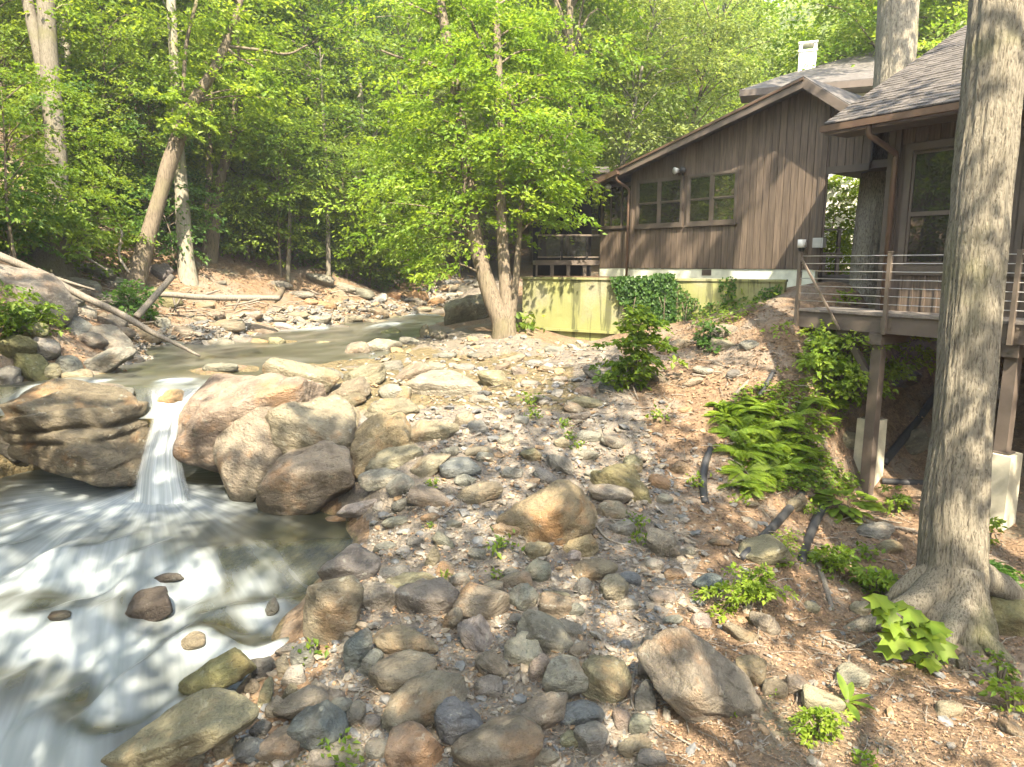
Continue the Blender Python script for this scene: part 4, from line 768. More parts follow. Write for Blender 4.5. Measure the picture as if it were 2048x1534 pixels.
# roof plane: eave line at y=.72, rising away from the deck
sl = .52; y0r = .72; s_e = eL; s_f = s1 + .5; zr = lambda y: zE + .06 + (y0r - y) * sl; yb = -4.4
MB().add(*hexa([NC.w(s_e, y0r, zr(y0r)), NC.w(s_f, y0r, zr(y0r)), NC.w(s_f, yb, zr(yb)), NC.w(s_e, yb, zr(yb)), NC.w(s_e, y0r, zr(y0r) + .03), NC.w(s_f, y0r, zr(y0r) + .03), NC.w(s_f, yb, zr(yb) + .03), NC.w(s_e, yb, zr(yb) + .03)])).build('roof', M['dark'], cab2)
rng = np.random.RandomState(4); row = .135; nr = int((y0r - yb) / row); cnt = 0; rest = MB()
for r_ in range(nr):
    y1_ = y0r + .03 - r_ * row; s = s_e + rng.uniform(-.12, 0)
    while s < s_f:
        wd = rng.uniform(.13, .30); lift = rng.uniform(.012, .03); a, b = max(s, s_e - .03) + .003, min(s + wd, s_f) - .003
        if b - a > .03:
            y2_ = y1_ - row * 1.25; zb = .034
            V = np.array([NC.w(a, y1_, zr(y1_) + zb), NC.w(b, y1_, zr(y1_) + zb), NC.w(b, y2_, zr(y2_) + zb), NC.w(a, y2_, zr(y2_) + zb), NC.w(a, y1_, zr(y1_) + zb + lift), NC.w(b, y1_, zr(y1_) + zb + lift * .9), NC.w(b, y2_, zr(y2_) + zb + .006), NC.w(a, y2_, zr(y2_) + zb + .006)])
            if cnt < 300 and a < s_e + 2.4 and rng.rand() < .92: obj('shingle', V, BOXF, M['shingle'], cab2); cnt += 1
            else: rest.add(V, BOXF)
        s += wd
rest.build('shingles', M['shingle'], cab2, kind='stuff')
MB().add(*NC.box(s_e, s_f, y0r - .05, y0r - .02, zE - .10, zE + .06)).build('fascia', M['trim'], cab2)
# gutter: open box section
gt = MB(); gt.add(*NC.box(s_e - .02, s_f, y0r + .10, y0r + .115, zE - .06, zE + .045)); gt.add(*NC.box(s_e - .02, s_f, y0r, y0r + .098, zE - .06, zE - .045)); gt.add(*NC.box(s_e - .02, s_e - .005, y0r, y0r + .098, zE - .043, zE + .04)); gt.build('gutter', M['gutter'], cab2)
MB().add(*NC.box(s_e + .02, s_f, .05, y0r - .06, zE - .085, zE - .05)).build('soffit', M['trim'], cab2)
ds = NC.px(1738, 268, .72)[0]; d2 = NC.px(1783, 312, .05)
path = [NC.w(ds, .74, zE - .06), NC.w(ds, .72, zE - .2), NC.w(ds + .06, .62, zE - .28), NC.w(s0 + .14, .12, d2[1] + .04), NC.w(s0 + .14, .075, d2[1] - .06)]
V, F = tube(np.vstack([spline(path, 18), [NC.w(s0 + .14, .075, ZD + .02)]]), .05, 8); obj('downspout', V, F, M['gutter'], cab2, True)
# far railing beyond the path and low kerb boards
fr = thing('footbridge_rail', P(1660, 560, 18.5), 'dark timber fence section with a flat top beyond the passage of the brown cabin', 'fence')
FF = Fr(P(1642, 540, 18.6)[:2].tolist() + [0], [1, .05]); zf0 = gz(*FF.w(0.3, 0, 0)[:2])[0]
for s_ in (.05, .42): MB().add(*FF.box(s_ - .04, s_ + .04, -.04, .04, zf0 - .2, P(1650, 455, 18.6)[2] if s_ > .3 else P(1650, 505, 18.6)[2])).build('post', M['post'], fr)
for y_ in (458, 505, 512): MB().add(*FF.box(-.2, .52, .042, .075, P(1650, y_, 18.6)[2] - .05, P(1650, y_, 18.6)[2])).build('rail', M['post'], fr)
for k in range(3):
    a = P(1640, 568 - k * 7, 16.9 + k * .4); b = P(1745, 566 - k * 7, 16.9 + k * .4); MB().add(*bar(a, b, .2, .09)).build('step', M['deckb'], fr)

# ------------------------------------------------------------------ foliage makers
def leaves_np(pos, ax, nrm, L, Wd, rng, fold=.18):
    pos = np.asarray(pos, float); ax = unit(ax); sd = unit(np.cross(nrm, ax)); nn = np.cross(ax, sd); L = np.broadcast_to(L, (len(pos),))[:, None]; Wd = np.broadcast_to(Wd, (len(pos),))[:, None]
    b = pos; t = pos + ax * L - nn * L * .12; l = pos + ax * L * .42 + sd * Wd * .5 + nn * Wd * fold; r = pos + ax * L * .42 - sd * Wd * .5 + nn * Wd * fold
    V = np.stack([b, r, t, l], 1).reshape(-1, 3); k = np.arange(len(pos))[:, None] * 4
    return V, np.concatenate([k + [[0, 1, 2]], k + [[0, 2, 3]]])
def sprays(cen, out, rs, nl, L, rng, flat=.10, tilt=.45, up=1.0):
    "flat sprays of leaves: cen (M,3), out (M,3) pointing away from the stem, rs spray radius"
    M_ = len(cen); rs = np.broadcast_to(rs, (M_,)); n = unit(np.array([0, 0, up]) + out * tilt + rng.normal(size=(M_, 3)) * .22)
    e1 = unit(np.cross(n, rng.normal(size=(M_, 3)))); e2 = np.cross(n, e1)
    th = rng.uniform(0, 2 * math.pi, (M_, nl)); r = np.sqrt(rng.uniform(0.02, 1, (M_, nl))) * rs[:, None] * (1 + .25 * np.cos(3 * th + rng.uniform(0, 6, (M_, 1))))
    rad = np.cos(th)[..., None] * e1[:, None] + np.sin(th)[..., None] * e2[:, None]
    pos = cen[:, None] + rad * r[..., None] + n[:, None] * (rng.normal(size=(M_, nl)) * flat * rs[:, None])[..., None] - np.array([0, 0, 1.]) * (.18 * r ** 2 / rs[:, None])[..., None]
    ax = unit(rad + out[:, None] * .5 + rng.normal(size=(M_, nl, 3)) * .45 - np.array([0, 0, .25])); nr = unit(n[:, None] + rng.normal(size=(M_, nl, 3)) * .38)
    Ls = L * rng.uniform(.65, 1.2, M_ * nl); V, F = leaves_np(pos.reshape(-1, 3), ax.reshape(-1, 3), nr.reshape(-1, 3), Ls, Ls * rng.uniform(.5, .75, M_ * nl), rng)
    ti = np.clip(np.repeat(rng.uniform(.1, .9, M_), nl) + rng.normal(size=M_ * nl) * .15, 0, 1); return V, F, np.repeat(ti, 4)
def clumps(cen, rad, axis_pt, nsp, nl, L, rng, srad=.6, **k):
    "several sprays round each clump centre"
    cen = np.asarray(cen, float); rad = np.broadcast_to(np.asarray(rad, float), (len(cen),)); c = np.repeat(cen, nsp, 0); r = np.repeat(rad, nsp)
    d = rng.normal(size=(len(c), 3)) * np.array([.55, .55, .34]); p = c + d * r[:, None]; o = p - np.asarray(axis_pt, float); o[:, 2] *= .3
    return sprays(p, unit(o), r * srad * rng.uniform(.6, 1.15, len(c)), nl, L, rng, **k)
TREES = {}
def archetype(key, H, zb, R_, ncl, nsp, nl, L, seed, tr, rcl=None, lean=.5, shape=.5):
    rng = np.random.RandomState(seed); top = np.array([rng.normal() * lean, rng.normal() * lean, H * .93])
    path = spline([[0, 0, -.6], [rng.normal() * .1, rng.normal() * .1, H * .3], [top[0] * .5, top[1] * .5, H * .62], top], 14); rad = tr * (1 - np.linspace(0, 1, 14) ** 1.2 * .85); rad[0] *= 1.5; rad[1] *= 1.12
    mb = MB(); mb.add(*tube(path, rad, 9))
    cs = []; Hc = H - zb
    for k in range(ncl):
        f = (k + .5) / ncl; z = zb + Hc * f; rr_ = R_ * (math.sin(math.pi * min(f * (1 - shape * .35) + .12 * (1 - shape), 1)) ** .6); a = k * 2.4 + rng.uniform(-.5, .5); q = rng.uniform(.35, 1.0) ** .7
        ax = np.array([np.interp(z, path[:, 2], path[:, 0]), np.interp(z, path[:, 2], path[:, 1])]); c = np.array([ax[0] + math.cos(a) * rr_ * q, ax[1] + math.sin(a) * rr_ * q, z + rng.normal() * .03 * H]); cs.append(c)
        zs = max(z - rng.uniform(.10, .2) * H * q, zb * .75); s = np.array([np.interp(zs, path[:, 2], path[:, 0]), np.interp(zs, path[:, 2], path[:, 1]), zs])
        m_ = (s + c) / 2 + [0, 0, .06 * H * q]; mb.add(*tube(spline([s, m_, c], 6), np.linspace(tr * .30, .012, 6), 5))
    V, F, ti = clumps(cs, rcl or R_ * .42, [0, 0, zb], nsp, nl, L, rng)
    tV, tF = mb.get(); TREES[key] = (mesh_np('trunk', tV, tF, True), mesh_np('crown', V, F, False, ti))
archetype('tall0', 17, 5.5, 3.6, 30, 8, 58, .21, 1, .20)
archetype('tall1', 19, 7.0, 3.2, 30, 8, 58, .21, 2, .22, lean=.8)
archetype('tall2', 15, 4.0, 3.9, 30, 8, 58, .215, 3, .17, lean=.9)
archetype('under0', 5.5, 1.3, 2.3, 18, 7, 58, .135, 4, .055, lean=.5, rcl=.95)
archetype('under1', 7.5, 1.8, 2.5, 22, 7, 58, .14, 5, .07, lean=.8, rcl=1.0)
archetype('bush0', 1.5, .15, .95, 14, 5, 34, .11, 6, .02, lean=.15, rcl=.45)
archetype('bush1', 2.3, .25, 1.25, 16, 5, 36, .13, 7, .025, lean=.25, rcl=.6)
archetype('shade2', 17, 6.8, 4.3, 11, 5, 36, .27, 18, .28, rcl=1.05)
archetype('shade', 17, 6.5, 4.3, 16, 5, 36, .27, 8, .28, rcl=1.15)
def mvar(me, m): 
    c = me.copy(); c.materials.clear(); c.materials.append(m); return c
VAR = {}
def treevar(key, lm, bm):
    k = (key, lm, bm)
    if k not in VAR: VAR[k] = (mvar(TREES[key][0], M[bm]), mvar(TREES[key][1], M[lm]))
    return VAR[k]
def plant(name, key, lm, bm, x, y, sc, rz, label, cat, group, dz=0.0, sz=1.0, tilt=(0, 0)):
    t = thing(name, (x, y, gz(x, y)[0] + dz), label, cat, group); t.rotation_euler = (tilt[0], tilt[1], rz); t.scale = (sc, sc, sc * sz)
    a, b = treevar(key, lm, bm); inst('trunk', a, t); inst('crown', b, t); return t
# ------------------------------------------------------------------ trees one can point at
def stem_path(st, d0, d1=None, up=0.0):
    st = np.array(st, float); dd = np.linspace(d0, d1 if d1 else d0, len(st)); p = P(st[:, 0], st[:, 1], dd); r = st[:, 2] / 2 / FPX * dd
    if up:
        v = unit(p[-1] - p[-2]); p = np.vstack([p, p[-1] + v * up * .5, p[-1] + v * up + [0, 0, .3]]); r = np.r_[r, r[-1] * .75, r[-1] * .4]
    return p, r
def solid_stem(mb, st, d0, d1=None, up=0.0, seg=12, n=40, bury=.5, first=False):
    p, r = stem_path(st, d0, d1, up)
    if first: p = np.vstack([p[0] - [0, 0, bury], p]); r = np.r_[r[0] * 1.1, r]
    q = spline(p, n); t = np.linspace(0, 1, n); rr_ = np.interp(t, np.linspace(0, 1, len(r)), r); mb.add(*tube(q, rr_, seg)); return q
def hero(name, label, cat, group, d, stems, crown, lm, bm, L=.17, cr=.9, nsp=7, nl=42, up=7, d1=None, upcl=10, seed=1, branches=()):
    rng = np.random.RandomState(seed); p, r = stem_path(stems[0], d, d1); root = thing(name, p[0], label, cat, group); tops = []
    for k, st in enumerate(stems):
        mb = MB(); q = solid_stem(mb, st, d, d1, up, first=True); tops.append(q); mb.build('trunk', M[bm], root, True)
    for st in branches:
        mb = MB(); solid_stem(mb, st, d, d, 0, seg=7, n=14); mb.build('branch', M[bm], root, True)
    cs = [P(c[0], c[1], c[2] if len(c) > 2 else d + rng.uniform(-1.3, 1.3)) for c in crown]; rs = [c[3] if len(c) > 3 else cr * rng.uniform(.8, 1.2) for c in crown]
    for q in tops:
        for k in range(upcl if up else 0):
            b_ = q[-1 - rng.randint(0, 9)]; a = rng.uniform(0, 6.3); rr_ = rng.uniform(.4, 2.6); cs.append(b_ + [math.cos(a) * rr_, math.sin(a) * rr_, rng.uniform(-.5, 1.2)]); rs.append(1.2)
    if cs:
        V, F, ti = clumps(cs, rs, p[0] + [0, 0, 1.5], nsp, nl, L, rng); obj('crown', V, F, M[lm], root, tint=ti)
        mb = MB(); allq = np.concatenate(tops)
        for c in cs:
            k = np.argmin(((allq - c) ** 2).sum(1) + 3 * np.clip(allq[:, 2] - c[2] + .3, 0, None)); s = allq[k]
            if np.linalg.norm(s - c) < 6: mb.add(*tube(spline([s, (s + c) / 2 + [0, 0, .15], c], 6), np.linspace(.035, .008, 6), 5))
        mb.build('limbs', M[bm], root, True, kind='stuff')
    return root
hero('forest_tree', 'tall twin-stemmed grey tree with a root-wrapped swollen base above the white log', 'tree', None, 18.8,
    [[(100,548,96),(101,500,70),(106,440,50),(112,380,42),(112,300,38),(104,200,36),(97,100,33),(92,0,33)], [(108,240,26),(95,180,26),(80,110,25),(66,50,23),(55,0,21)]], [(150,440,18,.5),(160,400,18.3,.6),(60,380,18,.7),(70,460,17.6,.6),(30,400,18,.8),(180,470,17.6,.5)], 'leaf', 'bark', seed=11)
hero('forest_tree', 'straight grey trunk just right of the twin-stemmed tree', 'tree', None, 22, [[(142,455,36),(134,400,27),(133,300,23),(131,150,21),(130,0,20)]], [], 'leaf', 'barkp', seed=12)
hero('forest_tree', 'leaning tan-barked tree crossing the left woods, bent to the right', 'tree', None, 20,
    [[(266,580,46),(280,530,36),(300,460,30),(322,385,27),(336,335,30),(352,290,30),(372,235,26),(395,190,21),(425,145,20),(455,80,16),(478,10,12)]],
    [(390,170,20,.7),(420,120,20,.8),(480,60,20,.9),(360,200,20,.5),(520,120,20,.7),(400,60,20,.8),(560,200,20.5,.8),(500,180,20,.7),(360,260,19.7,.5),(395,230,19.7,.5)], 'leafy', 'barkd', seed=13, branches=[[(366,240,10),(368,150,8),(374,80,8),(394,0,7)], [(450,92,7),(520,100,6),(575,108,5),(615,90,3)], [(450,92,7),(470,110,6),(510,135,4)]])
hero('forest_tree', 'straight mottled trunk standing right of the leaning tree', 'tree', None, 21.5, [[(380,585,42),(372,520,32),(366,430,28),(361,350,24),(354,250,19),(348,120,18),(342,0,18)]], [(340,170,21.5,.7),(370,60,21.5,.8),(310,60,22,.8)], 'leaf', 'barkp', seed=14)
hero('forest_tree', 'forked brown tree with a rough broken trunk at the edge of the creek flat', 'tree', None, 23.5, [[(416,562,34),(424,500,26),(428,450,24),(436,390,20),(448,330,19),(466,270,18),(470,210,10)], [(410,562,22),(414,480,16),(418,380,14),(420,270,11)]], [(470,300,23.5,.8),(500,260,23.5,.9),(430,240,23,.8)], 'leafy', 'barkd', up=3, upcl=3, seed=15)
hero('forest_tree', 'pale grey tree bowed low to the right on the upper hillside', 'tree', None, 27, [[(172,262,20),(184,225,22),(215,190,20),(255,160,17),(295,130,14),(338,108,11)], [(180,240,14),(205,160,11),(210,80,10),(209,0,9)]], [], 'leaf', 'bark', up=2, upcl=2, seed=16)
hero('forest_tree', 'grey tree leaning right beside the bowed pale tree', 'tree', None, 26, [[(240,255,15),(246,215,15),(262,175,16),(300,110,13),(325,20,10)]], [(300,90,26,.8)], 'leaf', 'bark', up=5, upcl=5, seed=17)
hero('sapling', 'thin straight sapling trunk standing alone on the far gravelly flat', 'sapling', None, 25.5, [[(657,550,10),(656,450,8),(653,350,7),(646,220,6)]], [], 'leaf', 'bark', up=2, upcl=3, seed=18, branches=[[(656,370,5),(690,350,4),(730,340,3)], [(657,400,5),(690,390,4)]])
hero('sapling', 'slim sapling trunk left of the lone straight sapling on the flat', 'sapling', None, 25, [[(576,548,9),(578,480,8),(579,400,7),(570,330,5)]], [], 'leafy', 'bark', up=1, upcl=2, seed=19)
hero('forest_tree', 'pale leaning tree with one bare side limb beyond the creek bend', 'tree', None, 29, [[(690,452,15),(704,400,14),(716,340,14),(722,250,13),(718,150,11)]], [], 'leaf', 'barkp', up=6, upcl=6, seed=20, branches=[[(714,330,10),(735,295,10),(756,262,8),(778,240,6)]])
cl = [(860,200),(815,255),(785,330),(775,405),(835,345),(855,425),(885,300),(830,480),(875,530),(945,400),(960,300),(1005,335),(1055,255),(1040,180),(1105,265),(1145,320),(1095,375),(1100,400),(1125,345),(1090,340),(1020,420),(930,230),(1150,250),(1085,150),(865,120),(990,90),(755,450),(1110,405),(1135,290),(905,380),(1050,380),(1100,440),(820,400),(930,150),(1040,90),(1110,200),(935,330,16.2),(1000,290,16.2),(1005,200,16.2),(905,150,16.2),(880,60),(930,90),(1010,30),(1060,60),(960,20),(840,120),(900,20),(1080,100),(1125,150),(815,190),(860,10),(1040,10),(880,240,16.2),(1060,300,16)]
hero('creekside_tree', 'multi-stemmed creekside tree with pale lit trunks and bright layered leaves', 'tree', None, 17, [
    [(1004,645,42),(985,600,37),(966,540,32),(949,470,30),(938,380,26),(929,300,24),(914,200,22),(898,100,20),(880,0,18)], [(1018,662,30),(1013,600,26),(1006,500,24),(1002,400,20),(1000,250,18),(995,100,16),(990,0,14)],
    [(1024,642,17),(1035,520,13),(1043,410,11),(1062,335,10),(1064,300,10),(1040,240,9),(1015,185,8),(985,130,8),(955,70,7),(925,10,6)]], cl, 'leafy', 'barkd', L=.13, cr=.85, nsp=9, nl=54, seed=21, upcl=4, branches=[[(912,140,9),(860,130,7),(800,115,5),(760,100,4)], [(1062,318,8),(1085,296,5),(1110,262,3)], [(1002,430,9),(960,380,6),(900,350,4)]])
# two big trunks on the right
def bigtrunk(label, path, d, bm, crown_at, key, seed, furrow, roots=()):
    rng = np.random.RandomState(seed); p, r = stem_path(path, d); v = unit(p[-1] - p[-2]); up = [p[-1] + v * k for k in (1.5, 4, 7)]
    pp = np.vstack([p[0] - [0, 0, .5], p, up]); rr_ = np.r_[r[0] * 1.15, r, r[-1] * np.array([.97, .9, .75])]
    n, seg = 260, 120; t = np.linspace(0, 1, n); q = spline(pp, n); rad = np.interp(t, np.linspace(0, 1, len(rr_)), rr_)
    V, F = tube(q, rad, seg, cap=False); th = np.tile(np.linspace(0, 2 * math.pi, seg, endpoint=False), n); ax = np.repeat(q, seg, 0); o = unit(V - ax); Rr = np.repeat(rad, seg)
    z = V[:, 2]; cyl = np.c_[np.cos(th), np.sin(th), z * 0] * 1.0
    warp = fbm(np.c_[cyl[:, 0] * 2, cyl[:, 1] * 2, z * 1.2], 2, seed) * .35
    f = vn(np.c_[np.cos(th + warp * .2) * 10.0, np.sin(th + warp * .2) * 10.0, z * 1.15], seed + 2); f2 = vn(np.c_[np.cos(th) * 17, np.sin(th) * 17, z * 3.0], seed + 5)
    ridge = (1 - np.abs(f) * 2.2) ; V = V - o * (np.clip(ridge, 0, 1) * furrow + np.clip(1 - np.abs(f2) * 3, 0, 1) * furrow * .5)[:, None] + o * (fbm(np.c_[cyl[:, 0] * 1.2, cyl[:, 1] * 1.2, z * .6], 3, seed + 8) * .05 * Rr * 1.4)[:, None]
    root = thing('big_tree', p[0], label, 'tree', None); obj('trunk', V, F, M[bm], root, True)
    a, b = treevar(key, 'leaf', 'bark'); cl_ = np.array(q[-1]) - p[0]; inst('crown', b, root, loc=(cl_[0], cl_[1], cl_[2] - 7.5)); 
    for hd_, ln, w0 in roots:
        g = []
        for f in np.linspace(0, 1, 7):
            x_, y_ = p[0][0] + math.sin(R(hd_)) * (.12 + ln * f) + .10 * math.sin(f * 5 + hd_), p[0][1] + math.cos(R(hd_)) * (.12 + ln * f)
            g.append([x_, y_, gz(x_, y_)[0] + .75 * (1 - f) ** 1.7 - .06 * f])
        qq = spline(g, 24); V, F = tube(qq, np.linspace(w0, w0 * .25, 24), 12); V = V + (fbm(V * 6, 3, 4) * .02)[:, None]; obj('root', V, F, M['barkf' if furrow > .02 else 'mossbark'], root, True)
    return root
bigtrunk('huge furrowed grey trunk in the right foreground before the deck', [(1898,1235,168),(1903,1190,138),(1907,1130,122),(1913,1000,118),(1926,850,112),(1941,650,108),(1958,450,109),(1975,280,112),(1992,100,110),(2003,0,108)], 7.9, 'barkf', None, 'shade', 31, .022,
    roots=[(-100, 1.15, .20), (-150, .7, .18), (75, 1.6, .20), (160, .6, .17), (-60, .7, .17)])
bigtrunk('thick mossy trunk rising between the brown cabin and the near cabin', [(1726,612,62),(1730,560,58),(1738,500,62),(1748,430,66),(1763,330,70),(1779,240,74),(1790,120,76),(1798,0,78)], 14.6, 'barkf', None, 'shade', 33, .014)
# ------------------------------------------------------------------ forest behind: individuals
WLAND = [(100, 250, 19, 'the twin-stemmed tree'), (131, 250, 22, 'the straight grey trunk by the twin stems'), (320, 380, 20, 'the leaning tan tree'), (362, 380, 21.5, 'the mottled trunk'), (430, 420, 23.5, 'the forked brown tree'), (215, 190, 27, 'the bowed pale tree'), (300, 110, 26, 'the grey tree leaning right'), (655, 400, 25.5, 'the lone thin sapling'), (578, 460, 25, 'the slim sapling on the flat'), (712, 340, 29, 'the pale tree with a bare limb'), (945, 380, 17, 'the creekside tree clump'), (1030, 200, 17, 'the dark thin stem of the creekside clump'), (1200, 340, 20, 'the porch roof'), (1330, 300, 18, 'the low end of the cabin roof'), (1480, 220, 16, 'the middle of the cabin roof'), (1615, 110, 23, 'the white chimney'), (1690, 170, 24, 'the pale house roof'), (1790, 150, 14.6, 'the mossy trunk'), (1880, 160, 13, 'the near shingle roof'), (20, 200, 16, 'the left edge of the picture'), (1540, 60, 60, 'the gap with the far mountain'), (860, 540, 32, 'the creek bend')]
_wused = set()
def wood_label(kind, x, y, z, lm, bk):
    px_, py_, d = pix(np.array([x, y, z])); 
    lf = dict(leaf='green', leafy='yellow-green', leafd='dark-leaved', leaff='haze-pale')[lm]; bb = dict(bark='grey-barked', barkp='pale-barked', barkd='brown-barked')[bk]
    dist = 'near' if d < 27 else 'farther' if d < 40 else 'distant' if d < 56 else 'farthest'
    for q in sorted(WLAND, key=lambda q: (q[0] - px_) ** 2 + ((q[1] - py_) * .5) ** 2)[:7]:
        dx = px_ - q[0]; rel = ('straight behind' if abs(dx) < 45 else ('just right of' if dx > 0 else 'just left of') if abs(dx) < 120 else ('well right of' if dx > 0 else 'well left of'))
        for t in (f'{lf} {kind} {rel} {q[3]}', f'{dist} {lf} {kind} {rel} {q[3]}', f'{dist} {bb} {lf} {kind} {rel} {q[3]}'):
            if t not in _wused: _wused.add(t); return t
    return t
rng = np.random.RandomState(77); spots = []
def free(x, y, r): return all((x - a) ** 2 + (y - b) ** 2 > r * r for a, b in spots)
def in_view(x, y, m=.08): return abs(x) < (.732 + m) * y + 1.5
nt_ = 0
for k in range(9000):
    if nt_ >= 150: break
    y = 20 + 52 * rng.rand() ** 1.15; x = rng.uniform(-.85, .85) * y
    if not in_view(x, y): continue
    u = x / y
    if y < 45 and -6.5 - .04 * (y - 25) < x < 1.5 - .02 * (y - 25) and y < 36: continue      # the creek flat
    if x > -1 and y < 25.5: continue
    if u > .18 and y < 27: continue
    if .27 < u < .52 and y < 62: continue
    if .31 < u < .47 and y < 80: continue                                                      # the view to the chimney and hill
    if x < 0 and y < 27: continue
    if not free(x, y, 2.0 + y * .028): continue
    spots.append((x, y)); nt_ += 1; key = ('tall0', 'tall1', 'tall2')[rng.randint(3)]
    zone = 'left' if u < -.22 else 'mid' if u < .14 else 'right'
    gr = dict(left='trees on the left hillside', mid='trees beyond the creek bend', right='trees behind the brown cabin')[zone]
    lm = dict(left=('leaf', 'leaf', 'leafy', 'leafd'), mid=('leafy', 'leaf', 'leafy', 'leaff'), right=('leaff', 'leafy', 'leaff', 'leafy'))[zone][rng.randint(4)]
    sc = rng.uniform(.8, 1.15) * (.68 if zone == 'right' and y < 40 else 1.0)
    bk = ('bark', 'barkp', 'barkd')[rng.randint(3)]; hz = gz(x, y)[0] + 5 * sc
    plant('forest_tree', key, lm, bk, x, y, sc, rng.uniform(0, 6.3), wood_label('tree', x, y, hz, lm, bk), 'tree', gr, tilt=(rng.normal() * .05, rng.normal() * .05))
# understory saplings, placed where the photograph has them
us = [(25,470,15.5,'under0',.75,'leaf'),(185,480,21,'under0',.7,'leaf'),(230,470,21.5,'under1',.8,'leaf'),(300,500,23,'under0',.9,'leafd'),(330,470,24,'under1',.9,'leaf'),(500,540,25,'under1',.95,'leafy'),(560,530,25,'under0',1.0,'leafy'),(610,520,27,'under1',1.0,'leaf'),(690,530,27,'under0',1.0,'leaf'),(735,520,28,'under0',1.0,'leaf'),(470,520,26,'under0',.9,'leaf'),(780,500,32,'under1',1.0,'leaf'),(830,500,34,'under1',1.0,'leafy'),(880,505,36,'under1',1.05,'leafy'),(920,520,36,'under0',1.0,'leaff'),(970,520,36,'under1',1.0,'leaff'),(400,440,28,'under1',1.0,'leaf'),(120,400,27,'under1',1.0,'leaf'),(20,380,22,'under1',1.0,'leaf'),(210,380,30,'under1',1.0,'leafy'),(280,380,30,'under1',1.1,'leaf'),(560,440,33,'under1',1.1,'leafy'),(640,430,35,'under1',1.2,'leaf'),(480,400,34,'under1',1.2,'leafy')]
for px_, py_, d, key, sc, lm in us:
    q = P(px_, py_, d); x, y = q[0], q[1]
    plant('understory_sapling', key, lm, 'barkd', x, y, sc, rng.uniform(0, 6.3), wood_label('low layered sapling', x, y, gz(x, y)[0] + 2, lm, 'barkd'), 'sapling', 'understory saplings on the left bank' if px_ < 760 else 'understory saplings beyond the creek bend')
# behind the passage and the near cabin
for px_, py_, d, key, sc, lm in [(1668,470,21,'bush1',1.2,'leaf'),(1700,440,23,'under0',.8,'leafy'),(1680,520,19.5,'bush1',.8,'leaf'),(1745,470,22,'under0',.8,'leaf'),(1820,200,24,'under1',1.3,'leaff'),(1870,180,25,'under1',1.3,'leaff'),(1730,250,24,'under1',1.3,'leafy'),(1660,220,27,'under1',1.1,'leafy')]:
    q = P(px_, py_, d); plant('understory_sapling', key, lm, 'barkd', q[0], q[1], sc, rng.uniform(0, 6.3), wood_label('thicket sapling', q[0], q[1], gz(q[0], q[1])[0] + 2, lm, 'barkd'), 'sapling', 'saplings behind the cabins')
for x, y, key, sc in [(-11.5,3,'under1',1.1),(-13,6,'tall2',.9),(-12.5,10,'under1',1.2),(-15,3,'tall0',.9),(-16,9,'tall1',.9),(-14.5,13,'under1',1.2),(-11,-1,'under1',1.1),(-13,-4,'tall2',.9),(-12.2,8,'bush1',1.6),(-11.8,4.8,'bush1',1.5),(-11.5,0.8,'bush1',1.6)]:
    plant('bank_tree', key, 'leaf', 'bark', x, y, sc, rng.uniform(0, 6.3), 'leafy tree of the left bank standing outside the picture', 'tree', 'left bank trees outside the picture')
bs = [(215,500,22),(190,540,19.5),(320,520,23),(350,560,22),(300,470,25),(260,440,26),(450,530,25),(490,560,25),(530,545,26),(610,545,27),(680,540,27),(720,545,28),(760,540,29),(800,545,31),(60,470,18.5),(20,520,16.5),(150,480,21),(410,500,25),(220,420,27),(160,420,26),(840,540,33),(340,430,28)]
for k, (px_, py_, d) in enumerate(bs):
    q = P(px_, py_, d); lm = ('leafd', 'leaf', 'leaf')[k % 3]; plant('bush', ('bush0', 'bush1')[k % 2], lm, 'barkd', q[0], q[1], rng.uniform(.75, 1.15), rng.uniform(0, 6.3), wood_label('low bush', q[0], q[1], gz(q[0], q[1])[0] + .6, lm, 'barkd'), 'bush', 'undergrowth bushes on the left bank')
# trees that stand behind and beside the viewer and shade the bank
for x, y, sc, rz, lab in [(2.2, -4.0, 1.0, .3, 'tall shade tree behind the viewer, over the foreground stones'), (-1.6, -4.4, 1.1, 2.2, 'tall shade tree behind the viewer, over the lower rapids'), (-4.6, -3.2, 1.05, .7, 'tall shade tree left behind the viewer, over the pool outflow'), (-9.8, .8, 1.5, 4.0, 'tallest shade tree on the left of the viewer'), (3.4, -1.2, 1.1, 1.2, 'tall shade tree at the shoulder of the viewer'), (6.6, -2.6, 1.05, 5.0, 'tall shade tree right behind the viewer, over the litter bank'), (8.4, 1.6, 1.1, .9, 'large shade tree on the right, out of the picture'), (12.5, 2.5, 1.1, 3.3, 'shade tree far right of the viewer, over the deck')]:
    plant('shade_tree', 'shade2' if x > 3 else 'shade', 'leaf', 'bark', x, y, sc, rz, lab, 'tree', 'shade trees on the near bank')
# far wooded slopes: one mass of crowns
pts = []
for k in range(60000):
    a = rng.uniform(-math.pi, math.pi) if k % 3 == 0 else rng.uniform(-R(42), R(42)); r_ = (62 if abs(a) < R(42) else 24) * (330 / (62 if abs(a) < R(42) else 24)) ** rng.rand(); pts.append((r_ * math.sin(a), r_ * math.cos(a)))
    if len(pts) > 3900: break
pts = np.array(pts); zz = gz(pts[:, 0], pts[:, 1]); rd = np.hypot(pts[:, 0], pts[:, 1])
fm = mesh_np('forest_points', np.c_[pts, zz], np.zeros((0, 3), int), attrs=dict(sz=np.clip(.55 + rd / 260, .6, 1.3) * rng.uniform(.8, 1.2, len(pts)), rz=rng.uniform(0, 6.28, len(pts))))
ff = bpy.data.objects.new('far_forest', fm); C.objects.link(ff); tag(ff, 'far wooded slopes seen over the roofs and through the trees', 'forest', None, 'stuff')
